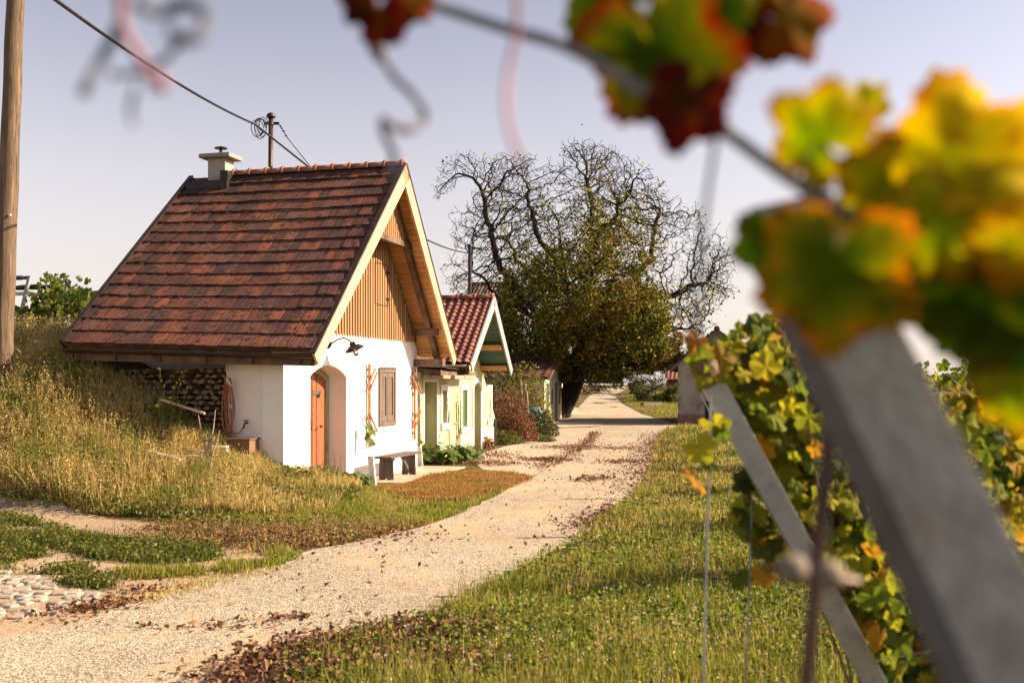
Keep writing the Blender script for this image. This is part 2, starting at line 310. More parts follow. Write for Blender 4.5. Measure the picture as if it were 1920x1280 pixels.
M['weed2'] = leafmat('mid_green_weeds', [(.06,.085,.012),(.14,.17,.02),(.04,.06,.01),(.24,.23,.04),(.09,.11,.014)], .4)
M['fallen'] = leafmat('fallen_brown_leaves', [(.10,.045,.022),(.22,.11,.05),(.06,.03,.018),(.36,.2,.10),(.15,.065,.03),(.26,.14,.07)], .15)
M['bigleaf'] = leafmat('mallow_leaves', [(.045,.085,.012),(.11,.17,.02),(.07,.12,.015)], .4)
M['redbush'] = leafmat('red_brown_bush_leaves', [(.14,.04,.025),(.26,.09,.04),(.08,.04,.02),(.2,.14,.04)], .35)
M['shrub'] = leafmat('olive_shrub_leaves', [(.05,.06,.015),(.11,.12,.03),(.035,.045,.012),(.16,.14,.04)], .35)
M['flower'] = leafmat('pink_clover_flowers', [(.55,.32,.5),(.62,.45,.58)], .3)
M['yflower'] = leafmat('yellow_flowers', [(.7,.62,.04),(.75,.7,.06)], .3)

def ground_material():
    m = bpy.data.materials.new('soil_and_turf'); m.use_nodes = True; t = m.node_tree; b = t.nodes['Principled BSDF']; L = t.links.new
    n1 = noise(t, .5, 6, .6); r = ramp(t, [(.35,(.08,.075,.022)),(.5,(.13,.11,.035)),(.62,(.20,.14,.06))]); L(n1.outputs['Fac'], r.inputs[0])
    n2 = noise(t, 22, 6, .75); r2 = ramp(t, [(.35,(.45,.45,.45)),(.65,(1.2,1.15,1.05))]); L(n2.outputs['Fac'], r2.inputs[0])
    out = mixn(t, 1.0, r.outputs[0], r2.outputs[0], 'MULTIPLY'); L(out, b.inputs['Base Color']); b.inputs['Roughness'].default_value = 1
    b.inputs['Specular IOR Level'].default_value = .1
    nb = noise(t, 12, 8, .8); bp = t.nodes.new('ShaderNodeBump'); bp.inputs['Strength'].default_value = .9; bp.inputs['Distance'].default_value = .05
    L(nb.outputs['Fac'], bp.inputs['Height']); L(bp.outputs[0], b.inputs['Normal']); return m
def road_material(name, base, chip, dark, fine=240, patch=(.50,.40,.29)):
    m = bpy.data.materials.new(name); m.use_nodes = True; t = m.node_tree; b = t.nodes['Principled BSDF']; L = t.links.new
    tc = t.nodes.new('ShaderNodeTexCoord')
    v = t.nodes.new('ShaderNodeTexVoronoi'); v.inputs['Scale'].default_value = 72; v.inputs['Randomness'].default_value = 1; L(tc.outputs['Object'], v.inputs['Vector'])
    sep = t.nodes.new('ShaderNodeSeparateColor'); L(v.outputs['Color'], sep.inputs[0])
    r = ramp(t, [(0,dark),(.14,tuple(c*.68 for c in base)),(.34,base),(.75,chip),(1,tuple(min(1,c*1.15) for c in chip))]); L(sep.outputs[0], r.inputs[0])
    mr = t.nodes.new('ShaderNodeMapRange'); mr.inputs[1].default_value = .42; mr.inputs[2].default_value = .62; mr.inputs[4].default_value = .8
    L(v.outputs['Distance'], mr.inputs[0]); out = mixn(t, mr.outputs[0], r.outputs[0], dark)
    n = noise(t, .9, 7, .65, stretch=(1,.6,1)); m2 = t.nodes.new('ShaderNodeMapRange'); m2.inputs[1].default_value = .50; m2.inputs[2].default_value = .66; m2.inputs[4].default_value = .85
    L(n.outputs['Fac'], m2.inputs[0]); out = mixn(t, m2.outputs[0], out, patch)
    n3 = noise(t, .35, 4, .6); r3 = ramp(t, [(.35,(.86,.84,.82)),(.65,(1.08,1.06,1.03))]); L(n3.outputs['Fac'], r3.inputs[0])
    out = mixn(t, 1.0, out, r3.outputs[0], 'MULTIPLY')
    L(out, b.inputs['Base Color']); b.inputs['Roughness'].default_value = .95; b.inputs['Specular IOR Level'].default_value = .2
    inv = t.nodes.new('ShaderNodeMath'); inv.operation = 'MULTIPLY'; inv.inputs[1].default_value = -1; L(v.outputs['Distance'], inv.inputs[0])
    bp = t.nodes.new('ShaderNodeBump'); bp.inputs['Strength'].default_value = .55; bp.inputs['Distance'].default_value = .012
    L(inv.outputs[0], bp.inputs['Height']); nb = noise(t, 1.6, 5, .6); bp2 = t.nodes.new('ShaderNodeBump'); bp2.inputs['Strength'].default_value = .6; bp2.inputs['Distance'].default_value = .06
    L(nb.outputs['Fac'], bp2.inputs['Height']); L(bp.outputs[0], bp2.inputs['Normal']); L(bp2.outputs[0], b.inputs['Normal']); return m
M['ground'] = ground_material()
M['road'] = road_material('chip_seal_road', (.46,.39,.29), (.64,.57,.46), (.15,.12,.085), patch=(.50,.37,.22))
M['dirt'] = road_material('pale_trodden_dirt', (.40,.30,.20), (.50,.40,.28), (.26,.18,.115), patch=(.44,.33,.22))
M['apron'] = mat('old_concrete_slabs', [(.31,.25,.18),(.40,.33,.25),(.35,.285,.21)], 2, .95, .6, 40, spots=[(1.4,.52,.66,(.22,.15,.09),.6),(9,.6,.7,(.2,.14,.09),.5)])
M['cobble'] = mat('pale_cobbles', [(.26,.22,.18),(.40,.35,.29)], 5, .9, .8, 30, island=([(.20,.17,.14),(.44,.39,.33)], .5), spots=[(9,.5,.62,(.34,.25,.16),.7)])

# ------------------------------------------------------------------ ground, road and paths
def warp(lo, hi, c, fine, n):
    u = np.linspace(-1, 1, n); s_ = np.sinh(u*6)/np.sinh(6)
    return np.where(s_ < 0, c+s_*(c-lo), c+s_*(hi-c))
gx = np.unique(np.round(np.concatenate([np.arange(-20, 14, .22), -20-np.geomspace(.3, 900, 40), 14+np.geomspace(.3, 900, 40)]), 3))
gy = np.unique(np.round(np.concatenate([np.arange(0, 48, .22), -np.geomspace(.3, 300, 20), 48+np.geomspace(.4, 1500, 70)]), 3))
XX, YY = np.meshgrid(gx, gy); hz = H(XX.ravel(), YY.ravel())
bump_ = .03*np.sin(XX.ravel()*2.1+YY.ravel())*np.sin(YY.ravel()*1.7)*np.clip(hz*2, 0, 1)
V = np.stack([XX.ravel(), YY.ravel(), hz+bump_], 1); nx, ny = len(gx), len(gy)
ii = (np.arange(ny-1)[:, None]*nx+np.arange(nx-1)[None, :]).ravel()
loops = np.stack([ii, ii+1, ii+nx+1, ii+nx], 1).ravel()
tag(np_mesh('ground', V, loops, np.full(len(ii), 4), M['ground'], smooth=True), 'grassy earth of the lane side, bank and vineyard', 'ground', kind='structure')
def sheet(name, poly, sp, zoff, m, label, cat='road', zf=None):
    poly = [Vector(p) for p in poly]; P = []
    for i, p in enumerate(poly):
        q = poly[(i+1) % len(poly)]; n = max(1, int((q-p).length/sp)); P += [p+(q-p)*k/n for k in range(n)]
    nb = len(P); a = np.array([tuple(p) for p in P]); x0, y0 = a.min(0); x1, y1 = a.max(0)
    gx_, gy_ = np.meshgrid(np.arange(x0, x1, sp), np.arange(y0, y1, sp)); Q = np.stack([gx_.ravel(), gy_.ravel()], 1); Q = Q[inpoly(Q, a)]
    if len(Q):
        keep = np.sqrt(((Q[:, None, :]-a[None])**2).sum(-1)).min(1) > sp*.4; Q = Q[keep]
    allp = P+[Vector(q) for q in Q]
    v, e, f, *_ = geometry.delaunay_2d_cdt(allp, [(i, (i+1) % nb) for i in range(nb)], [], 0, 1e-4)
    cen = np.array([[sum(v[i].x for i in t)/3, sum(v[i].y for i in t)/3] for t in f]); ins = inpoly(cen, a); f = [t for t, k_ in zip(f, ins) if k_]
    X = np.array([p.x for p in v]); Y = np.array([p.y for p in v]); Z = H(X, Y)+zoff
    o = link_mesh(name, list(zip(X, Y, Z)), f, m, smooth=True); return tag(o, label, cat, kind='structure')
def wob(pts, amp, step=.35):                       # break up straight edges
    out = []
    for i, p in enumerate(pts):
        q = pts[(i+1) % len(pts)]; d = math.dist(p, q); n = max(1, int(d/step)); nx_, ny_ = -(q[1]-p[1])/(d+1e-9), (q[0]-p[0])/(d+1e-9)
        for k in range(n):
            t = k/n; r = random.uniform(-amp, amp)*min(1, d*2); out.append((p[0]+(q[0]-p[0])*t+nx_*r, p[1]+(q[1]-p[1])*t+ny_*r))
    return out
LE = [(500,1058),(583,1031),(679,1014),(771,993),(846,972),(896,947),(950,918),(992,897),(1021,881),(1054,860),(1096,835),(1117,814),(1120,802)]
RE = [(533,1245),(625,1206),(721,1185),(792,1162),(858,1131),(917,1100),(962,1079),(1012,1047),(1062,1026),(1090,1005),(1120,985),(1170,950),(1204,914),(1217,885),(1228,843),(1236,812),(1262,801)]
left_far = [G(-250,1235), G(0,1200), G(150,1165), G(250,1130), G(330,1108), G(400,1085)]
LEg = left_far+[G(*p) for p in LE]; REg = [(-.62,3.3), (-.75,4.6), (-.95,5.6), G(470,1290)]+[G(*p) for p in RE]
far_r = [(7.2,44.2),(6.9,50),(6.7,55),(7.2,70),(8.6,90),(13.4,120),(20,135)]
far_l = [(17,135),(11.2,120),(6.4,88),(3.8,62),(2.75,51),(2.8,44)]
road_poly = wob(LEg+[(3.0,43.5)]+far_l[::-1]+far_r[::-1]+REg[::-1]+[(-1.2,.6),(-9,.6),(-14,3.6)], .04)
sheet('road', road_poly, .8, .012, M['road'], 'pale chip sealed lane curving away between the cellar houses and the vineyard')
dirt_px = [(-200,905),(0,925),(109,944),(164,962),(255,976),(365,987),(456,1000),(540,1015),(560,1040)]
dirt_poly = [G(*p) for p in dirt_px]+[G(500,1066),G(400,1093),G(250,1138),G(0,1208),G(-250,1240)]
sheet('dirt_path', wob(dirt_poly, .06), .5, .006, M['dirt'], 'pale trodden dirt path along the foot of the bank', 'path')
apron_px = [(893,868),(905,880),(985,896),(1021,884),(1054,863),(1096,838),(1117,816),(1122,801)]
apron_poly = [G(*p) for p in apron_px]+[(2.85,42.2),(1.9,41.5),(1.2,36),(.4,31.5),(-.1,29.9),(-.75,26.5),(-1.2,24.0)]
sheet('concrete_forecourt', wob(apron_poly, .03), .6, .007, M['apron'], 'cracked concrete forecourt in front of the yellow house', 'forecourt')
far_court = [(1.6,41.0),(3.6,43.0),(4.0,46.5),(3.3,50),(3.4,56),(4.0,62),(3.4,66),(2.3,56),(1.9,50)]
sheet('concrete_forecourt', far_court, 1, .028, M['apron'], 'pale concrete strip in front of the farther cellar houses', 'forecourt')
patch_poly = [G(1155,752),(7.1,58),(7.7,52),(10.5,49),(14,52),(15,70),(10.4,70)]
# cobbles
cob_poly = [G(-120,1060),G(0,1070),G(60,1080),G(200,1103),G(207,1122),G(140,1150),G(0,1166),G(-150,1150)]
cp = np.array(cob_poly); cb = MB(); k = 0
for iy in range(60):
    for ix in range(60):
        x = cp[:,0].min()+ix*.135+(.06 if iy % 2 else 0)+.03*math.sin(iy*.9)+random.uniform(-.022,.022); y = cp[:,1].min()+iy*.125+random.uniform(-.01,.01)
        if not inpoly(np.array([[x, y]]), cob_poly)[0] or random.random() < .2+.5*(math.sin(x*3.1)*math.sin(y*4.3) > .45): continue
        a, b_ = .058+random.uniform(-.008,.004), .052+random.uniform(-.008,.004); r = random.uniform(-.4,.4); c_, s_ = math.cos(r), math.sin(r)
        ring = lambda sc, z: [(x+(u*a*c_-v_*b_*s_)*sc, y+(u*a*s_+v_*b_*c_)*sc, z) for u, v_ in ((-1,-.8),(-.8,-1),(.8,-1),(1,-.8),(1,.8),(.8,1),(-.8,1),(-1,.8))]
        zt = .026+random.uniform(-.004,.005); vs = ring(1,-.01)+ring(1,zt-.01)+ring(.8,zt)
        cb.add(vs, [tuple(16+i for i in range(8))]+[(i, (i+1)%8, 8+(i+1)%8, 8+i) for i in range(8)]+[(8+i, 8+(i+1)%8, 16+(i+1)%8, 16+i) for i in range(8)])
tag(cb.make('cobblestone_paving', M['cobble'], smooth=False), 'patch of small pale cobbles beside the lane', 'cobbles', kind='structure')
# ------------------------------------------------------------------ building helpers
def wall_with_holes(fr, outer, holes, t0, t1, swap=False):
    """wall in the (s,z) plane of a frame, front at t1, back at t0; holes are polygons"""
    mb = MB(); polys = [outer]+holes; flat = [p for pl in polys for p in pl]
    tris = geometry.tessellate_polygon([[Vector((p[0], p[1], 0)) for p in pl] for pl in polys])
    P = lambda p, t: fr(p[0], t, p[1])
    mb.add([P(p, t1) for p in flat], [tuple(x) for x in tris]); mb.add([P(p, t0) for p in flat], [tuple(x) for x in tris])
    for pl in polys:
        n = len(pl); mb.add([P(p, t1) for p in pl]+[P(p, t0) for p in pl], [(i, (i+1) % n, n+(i+1) % n, n+i) for i in range(n)])
    return mb
def weld(o):
    bm = bmesh.new(); bm.from_mesh(o.data); bmesh.ops.remove_doubles(bm, verts=bm.verts, dist=1e-4); bmesh.ops.recalc_face_normals(bm, faces=bm.faces)
    bm.to_mesh(o.data); bm.free(); return o
def arch(s0, s1, z0, zs, zc, n=10):
    pts = [(s0, z0), (s0, zs)]
    for i in range(1, n): t = i/n; pts.append((s0+(s1-s0)*t, zs+(zc-zs)*math.sin(math.pi*t)**.85))
    return pts+[(s1, zs), (s1, z0)]
def rect(s0, s1, z0, z1): return [(s0, z0), (s0, z1), (s1, z1), (s1, z0)]
FLAT = [(0,.0),(.04,.75),(.13,.75),(.17,.12),(.50,.12),(.53,.5),(.59,.5),(.62,.12),(.95,.10),(1.0,.0)]
ROLL = [(0,.05),(.1,.10),(.25,.10),(.38,.28),(.5,.75),(.62,1.0),(.76,1.0),(.88,.7),(1.0,.15)]
def tiles(A, B, C, D, ncol, nrow, prof, hgt, thick=.02, sag=0, jit=.004):
    """A-B eave, D-C ridge; one curved tile per cell, each with its own front lip"""
    A, B, C, D = map(Vector, (A, B, C, D)); V = []; Fc = []
    up = ((B-A).cross(D-A)).normalized()
    if up.z < 0: up = -up
    P = lambda u, v: (A*(1-u)+B*u)*(1-v)+(D*(1-u)+C*u)*v
    for j in range(nrow):
        for i in range(ncol):
            v0 = j/nrow; v1 = (j+1.18)/nrow; u0 = i/ncol; u1 = (i+1)/ncol
            dj = random.uniform(-jit, jit); lift = random.uniform(0, jit*1.2); sg = -sag*math.sin(math.pi*(i+.5)/ncol)*math.sin(math.pi*min(1, (j+.5)/nrow))
            v0 += dj/4; b = len(V)
            for (pu, ph) in prof:
                u = u0+(u1-u0)*(.025+.95*pu)
                lo = P(u, v0)+up*(thick*1.9+ph*hgt+lift+sg); hi = P(u, min(v1, 1.0))+up*(ph*hgt+thick*.35+sg); V += [tuple(lo), tuple(hi), tuple(lo-up*thick*1.1)]
            for k in range(len(prof)-1):
                q = b+3*k; Fc += [(q, q+3, q+4, q+1), (q+2, q+5, q+3, q)]
    return V, Fc
def roof_deck(A, B, C, D, th):
    A, B, C, D = map(Vector, (A, B, C, D)); up = ((B-A).cross(D-A)).normalized()
    if up.z < 0: up = -up
    return MB().hexa([A-up*th, B-up*th, C-up*th, D-up*th, A, B, C, D])
def ridge_caps(p, q, n, r, fr_dir):
    p = Vector(p); q = Vector(q); d = (q-p)/n; mb = MB()
    for i in range(n):
        a = p+d*(i-.03); b_ = p+d*(i+1.0)
        for (x0, x1, rr) in ((0, 1, 1.0), (.0, .14, 1.38)):
            m = len(mb.V); s0 = a+(b_-a)*x0; s1 = a+(b_-a)*x1; dn = d.normalized(); side = dn.cross(Vector((0,0,1))).normalized()
            for pt in (s0, s1):
                sc = rr*(1.06 if pt is s0 else .96)*r
                for k in range(9):
                    t = math.pi*(-.12+1.24*k/8); mb.V.append(tuple(pt+side*math.cos(t)*sc+Vector((0,0,1))*math.sin(t)*sc*.85))
            for k in range(8): mb.F.append((m+k, m+k+1, m+10+k, m+9+k))
            mb.F.append(tuple(m+k for k in range(9))); mb.F.append(tuple(m+9+k for k in range(9))[::-1])
    return mb

# ------------------------------------------------------------------ white cottage
W = Frame((-3.47, 16.2), 14.6)
WL, TO, TB = 6.0, .70, -3.56
zE0, zE1, zR, sE0, sR, sE1 = 2.24, 2.33, 5.66, -.40, 3.33, 6.25
cot = empty('white_cottage', W(0, 0, 0), 'whitewashed gabled cellar cottage with old red tiled roof and timber clad gable', 'house')
zt = lambda s_: zE0+(s_-sE0)*(zR-zE0)/(sR-sE0) if s_ < sR else zR+(s_-sR)*(zE1-zR)/(sE1-sR)
dr = arch(.93, 2.37, -.4, 1.86, 2.05); wn = rect(3.88, 4.68, .98, 1.99)
g = wall_with_holes(W, [(0,-.5),(0,zt(0)-.14),(sR, zR-.2),(WL, zt(WL)-.2),(WL,-.5)], [dr, wn], -.35, 0)
weld(g.make('wall', M['lime'], cot))
for b_ in ((.0,.32,-.80,-.352,-.4,2.36),(1.3,1.5,-3.5,-.8,-.2,2.9),(WL-.3,WL,-3.5,-.352,-.4,2.45)): MB().box(W, *b_).make('wall', M['lime_shade'], cot)
gb = MB().add([W(1.3,-3.5,0),W(1.3,-3.5,zt(1.3)-.2),W(sR,-3.5,zR-.25),W(WL,-3.5,zt(WL)-.25),W(WL,-3.5,0)], [(0,1,2,3,4)]); gb2 = MB().prism(gb.V, W.n*.25)
gb2.make('wall', M['lime_shade'], cot)
MB().box(W, .0, .18, -.93, -.802, -.2, 2.33).make('corner_post', M['lime_shade'], cot)
# recessed arched door
rv = [(x, z) for x, z in dr]
dp = MB().prism([W(x, -.36, z) for x, z in arch(.97, 2.33, -.4, 1.83, 2.01)], W.n*-.05)
door = dp.make('door', M['door'], cot, bevel=.003)
fm = MB(); ar = arch(.93, 2.37, -.4, 1.86, 2.05); inn = arch(1.03, 2.27, -.4, 1.78, 1.94)
for i in range(len(ar)-1):
    fm.hexa([W(ar[i][0], -.358, ar[i][1]), W(inn[i][0], -.358, inn[i][1]), W(inn[i+1][0], -.358, inn[i+1][1]), W(ar[i+1][0], -.358, ar[i+1][1]),
             W(ar[i][0], -.325, ar[i][1]), W(inn[i][0], -.325, inn[i][1]), W(inn[i+1][0], -.325, inn[i+1][1]), W(ar[i+1][0], -.325, ar[i+1][1])])
fm.make('door_frame', M['doorgreen'], door)
pk = MB()
for s0 in (1.32, 1.62, 1.92): pk.box(W, s0-.006, s0+.006, -.358, -.350, -.2, 1.9)
pk.box(W, 1.68, 1.74, -.358, -.34, .95, 1.12); pk.box(W, 1.5, 2.1, -.358, -.345, 1.55, 1.62); pk.box(W, 1.5, 2.1, -.358, -.345, .28, .35)
pk.make('door_ironwork', M['beam'], door)
hd = MB(); MB().lathe(W(2.0, -.352, 1.55), [(0,.0),(.045,0),(.05,.01),(.03,.02),(0,.02)], 12, W.n).make('rosette', M['iron'], door); hd.tube([W(2.0,-.33,1.02), W(2.0,-.27,1.02), W(1.9,-.27,1.0)], .012, 6); hd.make('handle', M['iron'], door)
MB().box(W, .93, 2.37, -.5, .1, -.05, .06).make('threshold', M['stone'], cot)
# shuttered window
wf = MB()
for b_ in ((3.85,3.93,.94,2.03),(4.63,4.71,.94,2.03),(3.931,4.629,1.95,2.03),(3.931,4.629,.94,1.02)): wf.box(W, b_[0], b_[1], -.1, .035, b_[2], b_[3])
win = wf.make('window', M['oldwood'], cot, bevel=.004)
MB().box(W, 3.84, 4.72, .036, .06, 2.032, 2.055).make('drip_board', M['oldwood'], win)
for k, (s0, s1) in enumerate(((3.94,4.272),(4.288,4.62))):
    sh = MB(); sh.box(W, s0, s0+.06, -.02, .022, 1.025, 1.945); sh.box(W, s1-.06, s1, -.02, .022, 1.025, 1.945); sh.box(W, s0+.061, s1-.061, -.02, .021, 1.025, 1.13); sh.box(W, s0+.061, s1-.061, -.02, .021, 1.86, 1.945)
    sh.box(W, s0+.061, s1-.061, -.02, .0, 1.131, 1.859)
    so_ = sh.make('shutter', M['oldwood'], win, bevel=.003)
    m_ = (s0+s1)/2; MB().add([W(m_-.07,.001,1.2),W(m_,.012,1.17),W(m_+.05,.001,1.22),W(m_+.07,.001,1.80),W(m_,.022,1.83),W(m_-.05,.001,1.78)], [(0,1,4,5),(1,2,3,4)]).make('raised_panel', M['oldwood'], so_)
# electrical cabinet door flush in the wall
mc = MB()
for b_ in ((2.80,2.815,.78,1.92),(3.10,3.115,.78,1.92),(2.816,3.099,1.905,1.92),(2.816,3.099,.78,.795)): mc.box(W, b_[0], b_[1], .002, .012, b_[2], b_[3])
mc.box(W, 2.816, 3.099, .001, .006, .796, 1.904); mc.box(W, 2.83, 2.85, .0065, .02, 1.7, 1.76); mc.box(W, 2.83, 2.85, .0065, .02, .92, .98)
mc.make('meter_cupboard', M['lime'], cot)
# timber cladding of the gable
def battens(name, s0, s1, zlo, t, drop, step=.118, wd=.066, par=cot, off=.22):
    mb = MB(); x = s0; back = MB()
    while x < s1:
        zc = min(zt(x), zt(x+wd))-off
        if zc > zlo+.05: mb.box(W, x, x+wd, t+.021, t+.055, zlo+random.uniform(-.004,.004)-.02, zc)
        x += step
    zlo -= .0
    L_ = [(s0, zlo), (s0, max(zlo+.01, zt(s0)-off)), (sR, zR-off-.05), (s1, max(zlo+.01, zt(s1)-off)), (s1, zlo)]
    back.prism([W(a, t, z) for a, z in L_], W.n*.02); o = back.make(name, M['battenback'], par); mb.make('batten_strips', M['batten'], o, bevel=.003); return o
clad = battens('gable_cladding', .05, 5.95, 2.60, .005, 0)
clad2 = battens('gable_cladding', 2.1, 4.45, 4.42, .40, 0, .1, .055, off=.26)
MB().box(W, 1.9, 4.62, .36, .48, 4.30, 4.398).make('tie_beam', M['beam'], cot)
ht = MB(); hs0, hs1, hz0, hz1 = 3.52, 4.2, 3.2, 3.98
for b_ in ((hs0,hs0+.012,hz0,hz1),(hs1-.012,hs1,hz0,hz1),(hs0+.013,hs1-.013,hz1-.012,hz1),(hs0+.013,hs1-.013,hz0,hz0+.012)): ht.box(W, b_[0], b_[1], .061, .066, b_[2], b_[3])
for z in (hz0+.12, hz1-.16): ht.box(W, hs1-.11, hs1+.07, .062, .075, z, z+.035)
ht.make('loft_hatch', M['iron'], clad)
# roof
Ef, Eb = W(sE0, TO, zE0), W(sE0, TB, zE0+.13); Rf, Rb = W(sR, TO, zR), W(sR, TB, zR-.02); Gf, Gb = W(sE1, TO, zE1), W(sE1, TB, zE1+.1)
dk = roof_deck(Ef, Eb, Rb, Rf, .05); dk2 = roof_deck(Gf, Gb, Rb, Rf, .05); dk.add(dk2.V, dk2.F); roof = dk.make('roof', M['beam'], cot)
V, Fc = tiles(Ef-W.a*.05, Eb-W.a*.05-W.n*.0, Rb, Rf, 22, 16, FLAT, .0065, .017, .05, .009); t_o = link_mesh('roof_tiles', V, Fc, M['tile'], roof)
V, Fc = tiles(Gb+W.a*.05, Gf+W.a*.05, Rf, Rb, 21, 14, FLAT, .024, .026, .03); link_mesh('roof_tiles', V, Fc, M['tile'], roof)
ridge_caps(Rf+Vector((0,0,.03)), W(sR, -3.0, zR+.02), 11, .085, None).make('ridge_tiles', M['ridge'], roof, smooth=True)
def lerp(a, b, t): return Vector(a)*(1-t)+Vector(b)*t
# verge boards, soffit boards, rafters
vb = MB()
for (E, s1_) in ((Ef, -1), (Gf, 1)):
    sl_ = (Rf-E).normalized(); nn = sl_.cross(W.n)*(1 if s1_ > 0 else -1); nn = nn if nn.z > 0 else -nn
    a = E-sl_*.12; b_ = Rf+Vector((0,0,.02))
    o0, o1 = W.n*.004, W.n*.045
    vb = MB().hexa([a-nn*.19+o0, a+nn*.015+o0, b_+nn*.015+o0, b_-nn*.27+o0, a-nn*.19+o1, a+nn*.015+o1, b_+nn*.015+o1, b_-nn*.27+o1])
    vb.make('verge_board', M['pine'], roof)
    dm = MB().hexa([a+nn*.017+o0*0-W.n*.03, a+nn*.05-W.n*.03, b_+nn*.05-W.n*.03, b_+nn*.017-W.n*.03, a+nn*.017+o1*1.3, a+nn*.05+o1*1.3, b_+nn*.05+o1*1.3, b_+nn*.017+o1*1.3])
    dm.make('verge_flashing', M['darkmetal'], roof)
    mb = MB(); L_ = (Rf-E).length; n_ = int(L_/.125)
    for i in range(n_):
        p = E+sl_*(i*.125+.004)-nn*.052; q = p+sl_*.117
        mb.hexa([p-nn*.018, q-nn*.018, q-nn*.018-W.n*.72, p-nn*.018-W.n*.72, p, q, q-W.n*.72, p-W.n*.72])
    mb.make('soffit_boards', M['soffit'], roof)
    for tt in (.40,):
        p = E-nn*.15-W.n*(TO-tt)+sl_*.05; q = Rf-nn*.15-W.n*(TO-tt)-sl_*.12
        MB().bar(p, q, .11, .13, nn).make('rafter', M['beam'], roof)
vb = MB(); slb = (Rb-Eb).normalized(); nb_ = slb.cross(W.n); nb_ = nb_ if nb_.z > 0 else -nb_
vb.hexa([Eb-nb_*.12-W.n*.06, Eb+nb_*.07-W.n*.06, Rb+nb_*.07-W.n*.06, Rb-nb_*.12-W.n*.06, Eb-nb_*.12-W.n*.002, Eb+nb_*.07+W.n*.03, Rb+nb_*.07+W.n*.03, Rb-nb_*.12-W.n*.002]).make('verge_board', M['darkmetal'], roof)
# purlin ends and wall plate
MB().box(W, 5.78, 5.98, -.3, .62, 2.06+.02, 2.24).make('wall_plate', M['beam'], cot, bevel=.01)
MB().box(W, 5.50, 5.62, .06, .6, 2.70, 2.84).make('purlin', M['beam'], cot, bevel=.01)
# eave: fascia board, brackets, gutter, rain chain
dzb = .13
fb = MB().hexa([W(-.33,TO-.03,1.98+.02),W(-.33,TB,2.11),W(-.27,TB,2.11),W(-.27,TO-.03,2.0),W(-.33,TO-.03,2.235),W(-.33,TB,2.365),W(-.27,TB,2.365),W(-.27,TO-.03,2.235)])
fb.make('fascia', M['beam'], roof)
gt = MB(); N = 8
for k in range(N):
    t0_, t1_ = math.pi*k/N, math.pi*(k+1)/N
    pa = lambda t, T, z, r=.055: W(-.40-.0+r*math.cos(t), T, z-r*math.sin(t))
    gt.hexa([pa(t0_,TO-.02,2.165), pa(t1_,TO-.02,2.165), pa(t1_,TB,2.295), pa(t0_,TB,2.295), pa(t0_,TO-.02,2.165,.062), pa(t1_,TO-.02,2.165,.062), pa(t1_,TB,2.295,.062), pa(t0_,TB,2.295,.062)])
gut = gt.make('gutter', M['darkmetal'], roof)
for k in range(6):
    T = .45-k*.78; z = 2.165+.13*(TO-T)/(TO-TB); MB().bar(W(-.26,T,z+.06), W(-.345,T,z-.16), .03, .02, W.n).make('gutter_bracket', M['darkmetal'], gut)
ch = MB(); z = 2.1; k = 0
cxy = W(-.36, TO-.06, 0)
while z > .25:
    pts = []
    for j in range(7):
        t = 2*math.pi*j/6; v = Vector((math.cos(t)*.016, 0, math.sin(t)*.036)); v = v if k % 2 else Vector((0, v.x, v.z)); pts.append(cxy+Vector((0,0,z))+v)
    ch.tube(pts, .0045, 4, False); z -= .062; k += 1
ch.make('rain_chain', M['iron'], gut)
# chimney on the back end of the ridge
ccx, cct = sR+.05, -3.0
cm = MB().box(W, ccx-.16, ccx+.16, cct-.18, cct+.18, 5.2, 5.98); chim = cm.make('chimney', M['chimrender'], roof)
cc = MB().hexa([W(ccx-.27,cct-.32,5.982),W(ccx+.27,cct-.32,5.982),W(ccx+.27,cct+.32,5.982),W(ccx-.27,cct+.32,5.982),W(ccx-.26,cct-.31,6.06),W(ccx+.26,cct-.31,6.06),W(ccx+.26,cct+.31,6.06),W(ccx-.26,cct+.31,6.06)])
cc.make('cap', M['concrete'], chim, bevel=.008)
MB().tube([W(ccx,cct,6.061), W(ccx,cct,6.19)], .03, 10).lathe(W(ccx,cct,6.19), [(0,.0),(.12,0),(.125,.012),(.08,.03),(0,.04)], 20).make('cowl', M['iron'], chim)
MB().box(W, ccx-.36, ccx+.0, cct+.191, cct+.34, 5.46, 5.70).box(W, ccx-.42, ccx+.1, cct-.5, cct+.36, 5.36, 5.458+.04).make('flashing', M['iron'], chim)

# service mast rising behind the ridge, overhead cable
mast_b = at(506, 326, 20.6); mast_t = at(508, 219, 20.6)
ms = empty('service_mast', W(4.1, -1.9, 0)+Vector((0,0,4.4)), 'grey steel service mast with domed cap rising from the tiled roof behind the ridge', 'mast')
mb_ = Vector((mast_b.x, mast_b.y, 4.6)); MB().tube([mb_, mast_t], .045, 12).make('pole', M['darkmetal'], ms, smooth=True)
MB().lathe(mast_t, [(.0,-.02),(.085,-.02),(.09,.0),(.075,.045),(.04,.07),(0,.075)], 14).make('cap', M['iron'], ms)
MB().bar(mast_t+Vector((-.13,0,-.13)), mast_t+Vector((.16,0,-.13)), .04, .05).tube([mast_t+Vector((0,0,-.16)), mast_t+Vector((0,0,-.10))], .06, 10).make('crossarm', M['iron'], ms)
def sagline(p, q, sag, n=24): return [lerp(p, q, i/n)-Vector((0,0,sag*4*(i/n)*(1-i/n))) for i in range(n+1)]
c0 = at(20, -62, 9.5); c1 = at(478, 233, 19.4)
c2 = at(590, 322, 21.3)
pc = sagline(c0, c1, .12)+[lerp(c1, c2, t) for t in (.2,.6,1)]
tag(MB().tube(pc, [.020]*len(pc), 6).make('overhead_cable', M['iron'], origin=c0), 'thick black overhead cable sloping from the upper left to the mast', 'cable')
lp = MB(); e = at(484, 236, 19.9)
